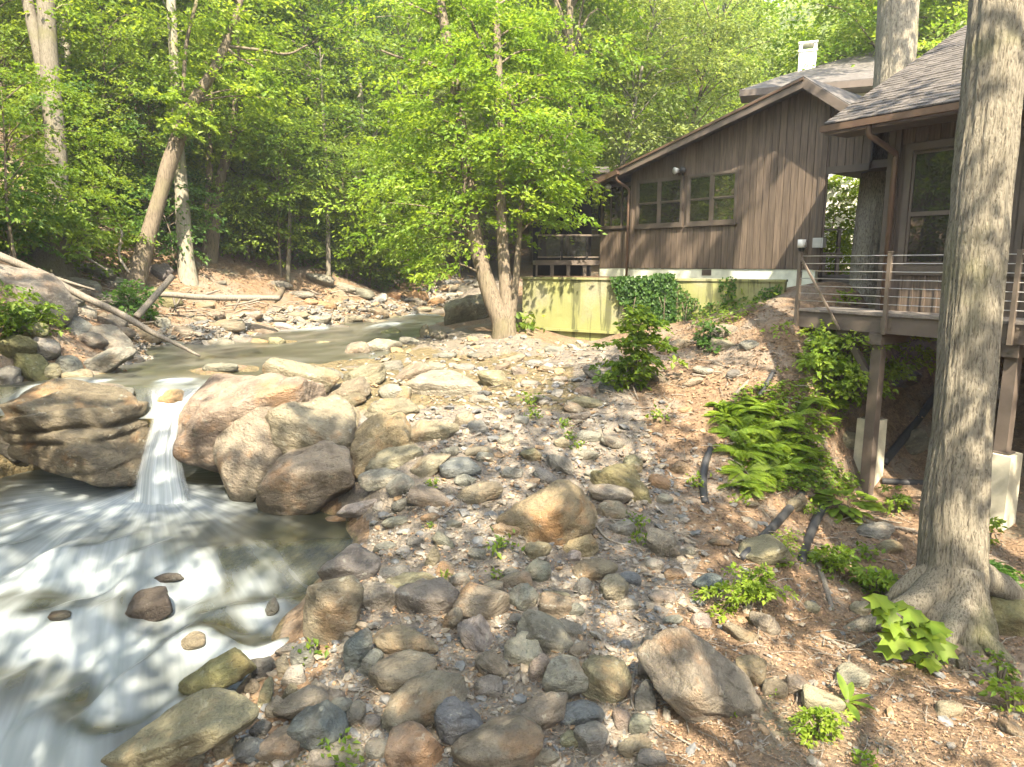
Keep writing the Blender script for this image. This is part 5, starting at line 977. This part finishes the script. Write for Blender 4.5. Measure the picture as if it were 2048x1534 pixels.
ng = bpy.data.node_groups.new('far_forest', 'GeometryNodeTree'); ng.interface.new_socket('Geometry', in_out='INPUT', socket_type='NodeSocketGeometry'); ng.interface.new_socket('Geometry', in_out='OUTPUT', socket_type='NodeSocketGeometry')
gi = ng.nodes.new('NodeGroupInput'); go = ng.nodes.new('NodeGroupOutput'); ip = ng.nodes.new('GeometryNodeInstanceOnPoints'); mp = ng.nodes.new('GeometryNodeMeshToPoints')
rng2 = np.random.RandomState(5); V_, F_, t_ = clumps([[math.cos(k * 2.4) * 3 * (.3 + .7 * rng2.rand()), math.sin(k * 2.4) * 3 * (.3 + .7 * rng2.rand()), 2 + 9 * (k / 26)] for k in range(26)], 1.9, [0, 0, 4], 6, 60, .36, rng2)
fcm = mesh_np('forest_crown', V_, F_, False, t_); fcm.materials.append(M['leaff'])
cf = bpy.data.objects.new('far_tree', fcm); C.objects.link(cf); cf.location = (0, 140, float(gz(0, 140)[0]) - 1); cf.scale = (1, 1, 1)
tag(cf, 'round tree crown in the middle of the far wooded slope', 'tree')
oi = ng.nodes.new('GeometryNodeObjectInfo'); oi.inputs['Object'].default_value = cf; oi.transform_space = 'ORIGINAL'; oi.inputs['As Instance'].default_value = True
na1 = ng.nodes.new('GeometryNodeInputNamedAttribute'); na1.data_type = 'FLOAT'; na1.inputs['Name'].default_value = 'sz'; na2 = ng.nodes.new('GeometryNodeInputNamedAttribute'); na2.data_type = 'FLOAT'; na2.inputs['Name'].default_value = 'rz'
cx_ = ng.nodes.new('ShaderNodeCombineXYZ'); lk = ng.links.new
lk(gi.outputs[0], mp.inputs['Mesh']); lk(mp.outputs[0], ip.inputs['Points']); lk(oi.outputs['Geometry'], ip.inputs['Instance']); lk(na2.outputs['Attribute'], cx_.inputs[2]); lk(cx_.outputs[0], ip.inputs['Rotation']); lk(na1.outputs['Attribute'], ip.inputs['Scale']); lk(ip.outputs[0], go.inputs[0])
md = ff.modifiers.new('crowns', 'NODES'); md.node_group = ng
# ------------------------------------------------------------------ near plants
rng = np.random.RandomState(101)
def shrub(name, label, cat, pts, d, base, lm, L, cr, nsp=6, nl=34, seed=1, group=None):
    r_ = np.random.RandomState(seed); g, dd = G([base[0]], [base[1]]); root = thing(name, g[0], label, cat, group); d = d or float(dd[0])
    cs = [P(a, b, d + r_.uniform(-.35, .35) * cr / .4) for a, b in pts]; V, F, ti = clumps(cs, cr, g[0] - [0, 0, .1], nsp, nl, L, r_); obj('foliage', V, F, M[lm], root, tint=ti)
    mb = MB()
    for c in cs: mb.add(*tube(spline([g[0] - [0, 0, .1], (g[0] + c) / 2 + [0, 0, .1], c], 6), np.linspace(.016, .005, 6), 5))
    mb.build('stem', M['barkd'], root, True); return root
shrub('shrub', 'green maple shrub standing on the bank below the ivy wall', 'shrub', [(1285,628),(1305,650),(1262,655),(1285,680),(1245,695),(1300,705),(1265,720),(1235,735),(1290,740),(1225,755),(1260,755),(1312,680)], None, (1262,778), 'leaf', .12, .27, 6, 28, 2)
shrub('shrub', 'small dark fern-like shrub beside the two grey stones on the upper bank', 'shrub', [(1425,655),(1412,672),(1432,680),(1420,690)], None, (1422,695), 'leafd', .09, .22, 5, 26, 3)
shrub('shrub', 'round dark bush at the foot of the leaning tree', 'shrub', [(250,585),(275,590),(260,605),(285,610),(240,605),(265,622)], None, (262,630), 'leafd', .12, .45, 6, 34, 4)
shrub('shrub', 'bright green ferny bush at the left edge above the mossy rocks', 'shrub', [(10,600),(35,615),(20,635),(55,640),(5,650),(40,655),(75,650)], None, (30,668), 'leaf', .12, .40, 6, 34, 5)
shrub('shrub', 'leafy sprig with pale leaves below the twin-stemmed tree', 'shrub', [(110,648),(95,640)], None, (105,655), 'leafy', .08, .18, 4, 24, 6)
shrub('shrub', 'dark narrow-leaved shrub on the right of the big trunk', 'shrub', [(1960,1150),(1985,1165),(2010,1150),(1950,1185),(1975,1190),(2030,1175),(1995,1140)], None, (1965,1215), 'leafd', .075, .17, 6, 34, 7)
shrub('shrub', 'bushy green seedling below the curved roots left of the big trunk', 'shrub', [(1640,1105),(1665,1115),(1690,1105),(1655,1130),(1680,1130)], None, (1668,1150), 'leaf', .08, .18, 5, 26, 8)
for k, (a, b) in enumerate([(1500,1155),(1535,1150),(1480,1190),(1520,1185),(1555,1170)]): pass
shrub('shrub', 'sunlit yellow-green ground plant spreading over litter in front of the pipes', 'shrub', [(1475,1195),(1500,1160),(1530,1150),(1545,1175),(1510,1185),(1440,1225),(1430,1190),(1460,1240)], None, (1495,1215), 'leafy', .06, .16, 6, 30, 9)
shrub('shrub', 'sunlit low bright clump at the bottom edge beside the half-buried boulder', 'shrub', [(1620,1435),(1650,1440),(1635,1460),(1665,1455),(1605,1455)], None, (1635,1475), 'leafy', .045, .11, 6, 30, 10)
shrub('shrub', 'yellow-green leafy sprout at the left foot of the big trunk', 'shrub', [(1735,1150),(1760,1145),(1775,1165),(1720,1170),(1750,1175)], None, (1750,1190), 'leafy', .09, .14, 4, 18, 11)
shrub('shrub', 'green trefoil plant right of the broad-leaved sapling near the edge', 'shrub', [(1985,1320),(2005,1335),(1995,1350),(2020,1345)], None, (2000,1365), 'leaf', .07, .11, 3, 10, 12)
shrub('shrub', 'bright yellow-green plant at the right edge near the bottom', 'shrub', [(2010,1385),(2035,1395),(2025,1415),(1995,1370),(2045,1380)], None, (2022,1430), 'leafy', .08, .12, 3, 10, 13)
shrub('shrub', 'pale weed growing right in front of the left concrete pier', 'shrub', [(1800,1000),(1790,985),(1815,1010),(1775,1005)], None, (1795,1022), 'leaf', .08, .18, 4, 22, 14)
shrub('shrub', 'thin weed in front of the right concrete pier', 'shrub', [(1975,1045),(1990,1065),(1965,1030)], None, (1975,1085), 'leafy', .09, .14, 4, 14, 15)
shrub('sapling', 'bright feathery sapling spreading under the deck edge', 'sapling', [(1630,672),(1660,668),(1690,672),(1720,680),(1800,675),(1840,678),(1680,695),(1640,720),(1600,728),(1570,730),(1680,730),(1720,735),(1760,725),(1800,735),(1700,765),(1650,760),(1740,770),(1850,720)], 12.5, (1700,800), 'leafy', .10, .36, 7, 34, 16)
def fern_mesh(seed, nf=15, Lf=.72, nlf=28):
    r_ = np.random.RandomState(seed); pos = []; ax = []; nr = []; Ls = []
    for k in range(nf):
        a = k * 2.4 + r_.uniform(-.3, .3); L = Lf * r_.uniform(.7, 1.1); el = r_.uniform(.5, 1.1); dh = np.array([math.cos(a), math.sin(a), 0]); sd = np.array([-dh[1], dh[0], 0])
        for j in range(nlf):
            f = .12 + .88 * j / nlf; c = dh * L * (f * math.cos(el) + .25 * f * f) + np.array([0, 0, L * (f * math.sin(el) - .62 * f * f)]); ll = L * .25 * math.sin(math.pi * (f * .86 + .1)) ** .8
            for sg in (-1, 1): pos.append(c); ax.append(sd * sg + dh * .35 - np.array([0, 0, .15])); nr.append([dh[0] * -.2, dh[1] * -.2, 1]); Ls.append(ll)
    Ls = np.array(Ls); V, F = leaves_np(np.array(pos), np.array(ax), unit(np.array(nr) + r_.normal(size=(len(pos), 3)) * .15), Ls, Ls * .30 + .003, r_); return mesh_np('fern', V, F, False, np.repeat(np.clip(r_.uniform(.2, .8, len(pos)), 0, 1), 4))
FM = [fern_mesh(k) for k in range(3)]
_fu = set()
def fern_label(f):
    sz = 'large' if f[2] > .93 else 'mid-sized' if f[2] > .75 else 'small'; c = 'yellow-green' if f[3] == 'leafy' else 'shaded green'
    row = 'top' if f[1] < 812 else 'upper' if f[1] < 848 else 'middle' if f[1] < 880 else 'lower' if f[1] < 925 else 'bottom'; col = 'far left' if f[0] < 1480 else 'left' if f[0] < 1520 else 'central' if f[0] < 1565 else 'right' if f[0] < 1625 else 'far right'
    t = f'{sz} {c} fern in the {row} row, {col} part of fern patch'
    for k in ('', ', front one', ', rear one'):
        if t + k not in _fu: _fu.add(t + k); return t + k
    return t
ferns = [(1455,818,.8,'leafy'),(1490,805,.9,'leafy'),(1525,800,.9,'leafy'),(1470,850,1.,'leafy'),(1510,845,1.,'leafy'),(1550,835,1.,'leafy'),(1590,815,.95,'leafy'),(1620,790,.9,'leaf'),(1480,890,1.,'leafy'),(1520,885,.95,'leafy'),(1560,875,.9,'leaf'),(1600,860,.9,'leaf'),(1640,830,.8,'leaf'),(1490,930,.9,'leafy'),(1530,930,.8,'leaf'),(1475,955,.7,'leafy'),(1570,920,.8,'leaf'),(1610,895,.7,'leaf'),(1440,795,.6,'leafy'),(1660,790,.8,'leaf'),(1500,960,.6,'leaf')]
g, _ = G([f[0] for f in ferns], [f[1] + 18 for f in ferns])
for q, f in zip(g, ferns):
    me = mvar(FM[rng.randint(3)], M['leafy']); o = inst('fern', me, None, q, (rng.normal() * .12, rng.normal() * .12, rng.uniform(0, 6)), (f[2] * .8,) * 3); tag(o, fern_label(f), 'fern', 'ferns on the bank below the deck')
# leafy ground cover between the ferns and small tufts over the bar
def carpet(name, poly, n, L, lm, label, seed, h=.12):
    r_ = np.random.RandomState(seed); xs = np.array([q[0] for q in poly]); ys = np.array([q[1] for q in poly]); px_ = r_.uniform(xs.min(), xs.max(), n * 3); py_ = r_.uniform(ys.min(), ys.max(), n * 3); k = poly_in(px_, py_, poly); px_, py_ = px_[k][:n], py_[k][:n]
    g, _ = G(px_, py_); g = g + np.c_[r_.normal(size=(len(g), 2)) * .05, r_.uniform(.02, h, len(g))]; ax = np.c_[r_.normal(size=(len(g), 2)), r_.normal(size=len(g)) * .2]; nr = np.c_[r_.normal(size=(len(g), 2)) * .3, np.ones(len(g))]; Ls = L * r_.uniform(.6, 1.2, len(g))
    V, F = leaves_np(g, ax, nr, Ls, Ls * .8, r_); o = obj(name, V, F, M[lm], None, origin=g.mean(0), tint=np.repeat(r_.uniform(0, 1, len(g)), 4)); tag(o, label, 'plants', None, 'stuff'); return o
carpet('ground_cover', [(1500,880),(1600,870),(1660,930),(1720,970),(1690,1000),(1600,985),(1510,985)], 2600, .085, 'leaf', 'clover-like ground cover creeping below the ferns to the post', 1)
carpet('ground_cover', [(1480,780),(1640,760),(1700,830),(1640,900),(1500,900),(1450,840)], 1800, .08, 'leafy', 'low sunlit leaves between the ferns on the bank', 2)
carpet('ground_cover', [(1540,1080),(1590,1060),(1600,1120),(1545,1140)], 260, .05, 'leafy', 'bright leaves sprinkled over litter behind the sunlit ground plant', 3)
carpet('ground_cover', [(1380,640),(1460,610),(1560,570),(1560,590),(1470,650),(1400,670)], 500, .09, 'leaf', 'low weeds along the foot of the mossy wall', 4, .2)
tufts = [(1003,1090,34,'right under the tail of the humped golden boulder'),(865,970,20,'behind the sunlit tan slab on the bar'),(893,1150,16,'in front of the shaded stones mid bar'),(862,1052,12,'beside the tan slab mid bar'),(1062,800,26,'in the middle of the upper bar'),(1066,830,20,'just below the upper bar tuft'),(1130,850,18,'right of the upper bar tufts'),(1139,872,18,'behind the flat grey stones'),(1152,895,18,'among flat grey stones right of centre'),(1315,830,26,'on the tan litter right of the bar'),(1392,965,24,'left of the short curved pipe'),(1482,1000,24,'in front of the ferns'),(1270,1050,30,'right of the humped golden boulder'),(1285,1080,24,'under the tan wedge right of the golden boulder'),(993,1150,18,'in front of the olive stones mid bar'),(630,1305,34,'under the tall olive boulder'),(660,1495,40,'beside the split blue slate at the bottom'),(690,1520,40,'at the bottom edge near the blue slate'),(540,895,18,'in the crack of the brown boulder'),(1545,1385,16,'beside the half-buried boulder'),(1462,1420,22,'at the lower side of the half-buried boulder'),(1725,1520,34,'at the bottom edge under bright litter'),(1620,1020,26,'between the two long pipes'),(1570,1125,30,'on the olive stone by the pipe'),(1740,1110,30,'beside the grey slab left of the big trunk'),(1880,1130,26,'at the left root of the big trunk'),(1470,600,40,'below the right part of the mossy wall'),(1050,650,40,'at the left foot of the mossy wall'),(1690,600,30,'at the foot of the mossy trunk behind the rail')]
g, dd = G([t_[0] for t_ in tufts], [t_[1] + t_[2] * .3 for t_ in tufts])
for q, d, t_ in zip(g, dd, tufts):
    r_ = np.random.RandomState(t_[0]); R0 = t_[2] / FPX * d; n = 46; p = q + r_.normal(size=(n, 3)) * [R0 * .4, R0 * .4, 0] + np.c_[np.zeros((n, 2)), r_.uniform(.0, R0 * .9, n)]
    Ls = np.full(n, max(R0 * .45, .03)) * r_.uniform(.6, 1.2, n); V, F = leaves_np(p, r_.normal(size=(n, 3)) + [0, 0, .3], r_.normal(size=(n, 3)) * .4 + [0, 0, 1], Ls, Ls * .6, r_)
    tag(obj('weed_tuft', V, F, M['leafy' if t_[0] > 1290 else 'leaf'], None, origin=q, tint=np.repeat(r_.uniform(0, 1, n), 4)), 'small green weed tuft ' + t_[3], 'weed', 'weed tufts on the creek bank')
# ivy on the wall
def ivy(label, polys, seed, L=.085):
    r_ = np.random.RandomState(seed); pos = []
    for poly, n, th in polys:
        xs = [q[0] for q in poly]; ys = [q[1] for q in poly]; a = r_.uniform(min(xs), max(xs), n * 3); b = r_.uniform(min(ys), max(ys), n * 3); k = poly_in(a, b, poly); a, b = a[k][:n], b[k][:n]
        for i_, j_ in zip(a, b):
            s_, z_ = RW1.px(i_, j_); pos.append(RW1.w(s_, r_.uniform(.02, th), z_))
    pos = np.array(pos); n = len(pos); ax = np.c_[r_.normal(size=(n, 2)) * .5, -np.ones(n) * .9]; nr = RW1.n + r_.normal(size=(n, 3)) * .35 + [0, 0, .35]; Ls = L * r_.uniform(.6, 1.3, n)
    V, F = leaves_np(pos, ax, nr, Ls, Ls * .9, r_); t_ = thing('ivy', pos[np.argmin(pos[:, 2])], label, 'ivy', None); obj('leaves', V, F, M['leafd'], t_, tint=np.repeat(r_.uniform(0.1, 1, n), 4))
    mb = MB()
    for k in range(10):
        i_ = r_.randint(n); mb.add(*tube(spline([pos[i_], pos[i_] - [0, 0, .4] + r_.normal(size=3) * .05, pos[i_] - [0, 0, .9]], 6), .009, 5))
    mb.build('vine', M['barkd'], t_, True)
ivy('thick ivy hanging over the middle of the mossy wall', [([(1226,552),(1350,548),(1352,600),(1345,640),(1322,660),(1300,640),(1270,635),(1240,600)], 2400, .16), ([(1310,545),(1352,545),(1355,650),(1320,662)], 1100, .16)], 1)
ivy('thin ivy strands straggling over the right part of the mossy wall', [([(1352,560),(1400,600),(1380,640),(1355,640)], 220, .06), ([(1440,552),(1475,552),(1470,600),(1440,606)], 110, .05), ([(1520,575),(1568,565),(1560,600),(1500,612)], 120, .08), ([(1400,606),(1500,590),(1500,625),(1400,640)], 150, .10)], 2, .06)
# broad leaves one by one
def lobed(lobes, depth): 
    pts = []
    for k in range(lobes * 2 + 1):
        a = -2.4 + 4.8 * k / (lobes * 2); r_ = 1.0 if k % 2 else depth
        if k in (0, lobes * 2): r_ = .45
        c = abs(a) / 2.4; pts.append([math.sin(a) * r_ * (.75 - .15 * c), math.cos(a) * r_ * (.62) + .38, 0])
    V = np.array([[0, 0, 0]] + pts); V[:, 2] = -.12 * (V[:, 0] ** 2 + (V[:, 1] - .3) ** 2) + .06 * np.sin(V[:, 0] * 9); n = len(V); return V, np.array([[0, k + 1, k] for k in range(1, n - 1)])
def oval(w):
    t = np.linspace(0, 1, 6); V = []; 
    for f in t: ww = w * math.sin(math.pi * min(f * .92 + .05, 1)) ** .7 * .5; V += [[-ww, f, .10 * ww - .22 * f * f], [0, f, -.06 * w - .22 * f * f], [ww, f, .10 * ww - .22 * f * f]]
    F = []
    for k in range(5): a = k * 3; F += [[a, a + 1, a + 4, a + 3], [a + 1, a + 2, a + 5, a + 4]]
    return np.array(V), np.array(F)
def leafplant(name, label, cat, shape, items, lm, stems=True, base=None, seed=1):
    "items: (px, py, depth or None, size m, heading deg, droop)"
    r_ = np.random.RandomState(seed); V, F = shape; me = mesh_np('leaf', V, F, True, r_.uniform(.3, .9, len(V))); me.materials.append(M[lm])
    g, dd = G([base[0]], [base[1]]); root = thing(name, g[0], label, cat); mb = MB()
    for px_, py_, dz, size, hd_, dr in items:
        p = P(px_, py_, float(dd[0]) + dz); o = inst('leaf', me, root, p - g[0], (dr, r_.normal() * .12, R(hd_)), (size,) * 3); mb.add(*tube(spline([g[0] - [0, 0, .05], (g[0] * .5 + p * .5) + [0, 0, .03], p], 6), np.linspace(.006, .0025, 6), 5))
    mb.build('stem', M['barkd'], root, True); return root
it = []
for k, (a, b) in enumerate([(1745,1185),(1770,1195),(1740,1205),(1765,1212),(1790,1205),(1815,1215),(1835,1225),(1790,1235),(1815,1245),(1840,1252),(1860,1240),(1880,1255),(1805,1262),(1830,1275),(1855,1270),(1885,1278),(1770,1230),(1870,1290),(1780,1285),(1805,1300),(1840,1300),(1865,1310),(1845,1315),(1785,1262)]): it.append((a, b, rng.uniform(-.2, .15), rng.uniform(.20, .27), rng.uniform(120, 250), -rng.uniform(.2, .7)))
leafplant('sapling', 'broad-leaved bright maple sapling left of the big trunk foot', 'sapling', lobed(5, .62), it, 'leafy', base=(1880,1330), seed=3)
it = []
for k in range(34):
    a = k * 2.4; r_ = .12 + .88 * (k / 34) ** .6; it.append((1690 + math.cos(a) * 52 * r_, 1008 + math.sin(a) * 24 * r_ - 14 * (1 - r_), 0, .27 * (.7 + .4 * r_), math.degrees(math.atan2(-math.sin(a), math.cos(a))) - 90, rng.uniform(-.1, .25)))
leafplant('leafy_plant', 'rosette of dark rounded leaves in front of the left concrete pier', 'plant', oval(.62), it, 'leaf', base=(1690,1032), seed=4)
leafplant('leafy_plant', 'pale green plant with six long pointed leaves near the bottom right', 'plant', oval(.36), [(1694,1400,0,.24,10,.9),(1690,1402,0,.22,80,.35),(1698,1402,0,.22,-80,.35),(1690,1404,0,.21,130,.25),(1699,1404,0,.21,-125,.25),(1694,1404,0,.24,178,.15),(1697,1400,0,.2,-35,.6)], 'leaf', base=(1694,1412), seed=5)
# ------------------------------------------------------------------ dead wood and pipes
def log(name, label, cat, pts, m, group=None, n=24, seg=10, lump=.12, branches=()):
    pts = np.array(pts, float); g, d = G(pts[:, 0], pts[:, 1]); 
    d = pts[:, 3] if pts.shape[1] > 3 else d - .02
    p = P(pts[:, 0], pts[:, 1], d); r_ = pts[:, 2] / 2 / FPX * d; q = spline(p, n); V, F = tube(q, np.interp(np.linspace(0, 1, n), np.linspace(0, 1, len(r_)), r_), seg)
    c = fbm(V * 5, 3, 3) * r_.mean() * lump; V = V + c[:, None] * np.array([.4, .4, 1.]); root = thing(name, p[0], label, cat, group) if len(branches) else None
    if root is None: o = obj(name, V, F, M[m], None, True, origin=q[n // 2]); return tag(o, label, cat, group)
    obj('trunk', V, F, M[m], root, True)
    for b in branches:
        b = np.array(b, float); dd = np.interp(np.linspace(0, 1, len(b)), [0, 1], [d.mean(), d.mean()]); obj('branch', *tube(spline(P(b[:, 0], b[:, 1], dd), 8), np.linspace(b[0, 2], b[-1, 2], 8) / 2 / FPX * d.mean(), 6), M[m], root, True)
    return root
log('fallen_log', 'long pale fallen log running down over the grey bedrock slab', 'log', [(-10,508,16,14.2),(80,548,15,14.6),(160,590,14,14.9),(235,625,14,15.0),(300,662,12,15.0),(345,684,8,15.1),(400,712,5,15.2)], 'dead')
log('fallen_log', 'thinner pale log lying along the upper side of the long fallen log', 'log', [(75,540,10,14.9),(110,556,9,15.0),(150,568,6,15.2),(190,580,4,15.3)], 'dead')
log('fallen_log', 'short grey log tilted up against the bank below the leaning tree', 'log', [(273,634,14,15.6),(305,598,13,16.0),(345,552,12,16.4)], 'dead')
log('fallen_log', 'grey log lying level across the creek flat with bare side branches', 'log', [(320,588,12,18.5),(400,594,12,19),(480,596,12,19.2),(560,596,10,19.4)], 'dead', branches=[[(520,598,5),(490,606,4),(450,612,3)], [(480,598,5),(472,612,4),(468,620,3)], [(345,588,5),(350,610,4),(352,625,3)], [(365,590,5),(345,625,3)], [(400,592,5),(440,580,3)]])
log('root_snag', 'upturned dark root snag at the right end of the level log', 'snag', [(545,604,10),(556,592,16),(566,578,10),(570,570,4)], 'barkd', branches=[[(560,590,6),(545,600,4),(530,612,2)], [(562,590,6),(575,598,4),(590,606,2)], [(560,588,6),(552,576,4),(548,568,2)]])
log('dead_branch', 'bare grey forked branch standing left of the leaning tree foot', 'branch', [(258,546,5,19),(238,510,5,19),(244,470,5,19),(236,446,3,19)], 'dead')
log('dead_branch', 'twiggy grey branch lying on the bedded slabs behind the white log', 'branch', [(150,500,4,18),(185,522,4,17.8),(215,540,3,17.6)], 'dead')
for k, (pts) in enumerate([[(1195,1015,5),(1230,1045,5),(1270,1075,4)], [(1190,1050,5),(1220,1080,4),(1290,1100,3)], [(1640,1270,7),(1700,1295,7),(1760,1270,8),(1790,1250,6)], [(1655,1375,5),(1690,1340,6),(1700,1310,5)], [(1300,1260,8),(1296,1290,7),(1290,1320,5)], [(1270,1340,6),(1262,1390,6),(1275,1430,5),(1320,1470,4)], [(1330,1460,4),(1400,1500,5)], [(1635,1130,12),(1650,1170,12),(1665,1220,10)], [(1700,1030,10),(1760,1050,8),(1830,1060,6)], [(1470,790,10),(1490,770,8),(1497,760,4)], [(1830,600,4),(1860,700,4)], [(480,1400,6),(470,1430,6),(440,1460,5),(400,1490,4)], [(905,1010,5),(880,1040,4),(870,1080,3)]]):
    if k == 10: continue
    labs = ['thin twig lying across stones right of the humped golden boulder','pale twig in the sunlit litter under the golden boulder','long crooked bare root on the litter left of the big trunk','short forked root near the pale-leaved plant','frayed stump of grey root at the top of the half-buried boulder','long curved root hanging along the left of the half-buried boulder','straight twig below the half-buried boulder','flat grey stick lying down the litter between the plants','pale branch lying between the rosette and the big trunk','short broken log end among the ferns','','looped pale root at the end of the long schist slab','thin twig on the bar left of the golden boulder']
    log('driftwood' if k not in (2, 3, 4, 5, 11) else 'bare_root', labs[k], 'twig' if k not in (2, 3, 4, 5, 11) else 'root', pts, 'dead', n=14, seg=7)
pl = [('short curved black pipe standing out of the litter right of the bar', [(1421,898,13),(1411,925,15),(1406,955,16),(1407,985,16),(1411,1006,15)]), ('long straight black pipe running down to the olive stone', [(1605,985,14),(1580,1015,17),(1545,1055,18),(1505,1095,18),(1482,1118,17)]), ('black pipe right of the long straight pipe, bent at its end', [(1655,1000,15),(1635,1035,18),(1618,1075,19),(1606,1110,18),(1604,1125,17)]), ('thin grey pipe end half buried on the upper bank by the ferns', [(1548,742,9),(1535,765,11),(1518,792,11)]), ('dark pipe slanting down the shaded slope beneath the deck', [(1880,780,14),(1820,860,16),(1768,925,16)]), ('level black pipe between the left pier and the big trunk', [(1764,962,13),(1810,965,14),(1862,967,14)])]
for lab, pts in pl: log('drain_pipe', lab, 'pipe', pts, 'pipe', lump=.0, group='black drain pipes on the bank')
# ------------------------------------------------------------------ gravel, litter, twigs
def scatter_px(poly, n, r_):
    xs = [q[0] for q in poly]; ys = [q[1] for q in poly]; a = r_.uniform(min(xs), max(xs), n * 4); b = r_.uniform(min(ys), max(ys), n * 4); k = poly_in(a, b, poly); return a[k][:n], b[k][:n]
r_ = np.random.RandomState(9)
bars = [([(560,1534),(690,1260),(640,1180),(740,1060),(740,1000),(860,960),(700,760),(620,745),(860,665),(1000,670),(1230,690),(1290,800),(1350,960),(1420,1120),(1340,1300),(1330,1534)], 5200), ([(230,1534),(480,1400),(620,1250),(760,1250),(760,1534)], 900), ([(250,755),(430,720),(600,675),(740,640),(880,620),(960,560),(900,545),(800,590),(560,620),(430,640),(200,680)], 2400), ([(1290,800),(1400,760),(1480,960),(1600,1150),(2040,1300),(2040,1534),(1330,1534),(1340,1300),(1420,1120)], 700)]
ps = []; 
for poly, n in bars: a, b = scatter_px(poly, n, r_); ps.append(np.c_[a, b])
ps = np.concatenate(ps); g, d = G(ps[:, 0], ps[:, 1]); szp = np.clip(r_.lognormal(2.3, .5, len(g)), 5, 36); rad = szp / 2 / FPX * d
n0, F0 = ico(1); V = []; 
Vb = n0[None] * (1 + .0) * np.ones((len(g), 1, 1)); lum = vn((n0[None] * 1.3 + r_.uniform(-60, 60, (len(g), 1, 3))).reshape(-1, 3), 5).reshape(len(g), -1); Vb = Vb * (1 + .38 * lum[..., None]); Vb *= (rad[:, None] * np.c_[np.ones(len(g)), r_.uniform(.55, .95, len(g)), r_.uniform(.25, .5, len(g))])[:, None]
a = r_.uniform(0, 6.3, len(g)); ca, sa = np.cos(a)[:, None], np.sin(a)[:, None]; X_, Y_ = Vb[..., 0] * ca - Vb[..., 1] * sa, Vb[..., 0] * sa + Vb[..., 1] * ca; tl = r_.normal(size=(len(g), 2)) * .25
Vb = np.stack([X_, Y_, Vb[..., 2] + X_ * tl[:, :1] + Y_ * tl[:, 1:]], -1) + g[:, None] + np.array([0, 0, 1.]) * (rad * .12)[:, None, None]
Fb = (np.arange(len(g))[:, None, None] * len(n0) + F0[None]).reshape(-1, 3)
o = obj('gravel', Vb.reshape(-1, 3), Fb, M['pebble'], None, False, tint=np.repeat(r_.uniform(0, 1, len(g)), len(n0)), origin=g.mean(0)); tag(o, 'loose gravel and pebbles covering the creek bar between the rocks', 'gravel', None, 'stuff')
lit = [([(1230,690),(1330,660),(1570,600),(1600,650),(1620,760),(1700,900),(1720,1000),(2048,1050),(2048,1534),(1330,1534),(1340,1300),(1420,1120),(1350,960),(1290,800)], 15000), ([(1780,700),(2048,700),(2048,1060),(1760,990)], 1800), ([(250,755),(430,640),(560,590),(700,530),(900,545),(900,500),(500,480),(150,420),(0,450),(0,600),(100,700)], 5000), ([(560,1534),(740,1060),(860,960),(800,760),(1000,680),(1230,690),(1290,800),(1350,960),(1420,1120),(1340,1300),(1330,1534)], 6000)]
ps = [];
for poly, n in lit: a, b = scatter_px(poly, n, r_); ps.append(np.c_[a, b])
ps = np.concatenate(ps); g, d = G(ps[:, 0], ps[:, 1]); n = len(g); L = r_.uniform(4, 10.5, n) / FPX * d; L = np.minimum(L, .10); g = g + np.c_[np.zeros((n, 2)), r_.uniform(.003, .025, n)]
V, F = leaves_np(g, np.c_[r_.normal(size=(n, 2)), r_.normal(size=n) * .35], np.c_[r_.normal(size=(n, 2)) * .5, np.ones(n)], L, L * r_.uniform(.2, .7, n), r_, .25)
o = obj('leaf_litter', V, F, M['litter'], None, tint=np.repeat(r_.uniform(0, 1, n) ** 1.3, 4), origin=g.mean(0)); tag(o, 'dry brown leaf litter strewn over the bank and between stones', 'leaf litter', None, 'stuff')
tw = MB(); poly = [(1230,690),(1600,620),(1720,1000),(2048,1050),(2048,1534),(700,1534),(760,1050),(1000,720)]; a, b = scatter_px(poly, 900, r_); a2, b2 = scatter_px([(100,540),(560,600),(700,560),(700,620),(300,680),(100,600)], 260, r_); a = np.r_[a, a2]; b = np.r_[b, b2]; g, d = G(a, b)
for q, dd_ in zip(g, d):
    h = r_.uniform(0, 6.3); l = r_.uniform(20, 70) / FPX * dd_ / 2; e_ = np.array([math.cos(h), math.sin(h), r_.normal() * .12]) * l; m_ = q + [0, 0, .02] + r_.normal(size=3) * l * .12; tw.add(*tube([q - e_ + [0, 0, .015], m_, q + e_ + [0, 0, .02]], r_.uniform(1.2, 2.6) / 2 / FPX * dd_, 4, cap=False))
o = tw.build('twigs', M['dead'], None, origin=g.mean(0)); tag(o, 'thin dry twigs scattered over the litter and gravel', 'twigs', None, 'stuff')
label_rocks()
# ------------------------------------------------------------------ air
m = bpy.data.materials.new('haze'); m.use_nodes = True; nt = m.node_tree; nt.nodes.clear(); o_ = nt.nodes.new('ShaderNodeOutputMaterial'); v_ = nt.nodes.new('ShaderNodeVolumePrincipled')
v_.inputs['Color'].default_value = (.92, .95, .97, 1); v_.inputs['Density'].default_value = .0014; v_.inputs['Anisotropy'].default_value = .25; nt.links.new(v_.outputs[0], o_.inputs['Volume'])
me = mesh_np('haze', *hexa([[-600, -600, -3], [600, -600, -3], [600, 600, -3], [-600, 600, -3], [-600, -600, 150], [600, -600, 150], [600, 600, 150], [-600, 600, 150]])); me.materials.append(m)
hz_ = bpy.data.objects.new('haze', me); C.objects.link(hz_); tag(hz_, 'thin warm summer haze in the air of the valley', None, None, 'stuff')
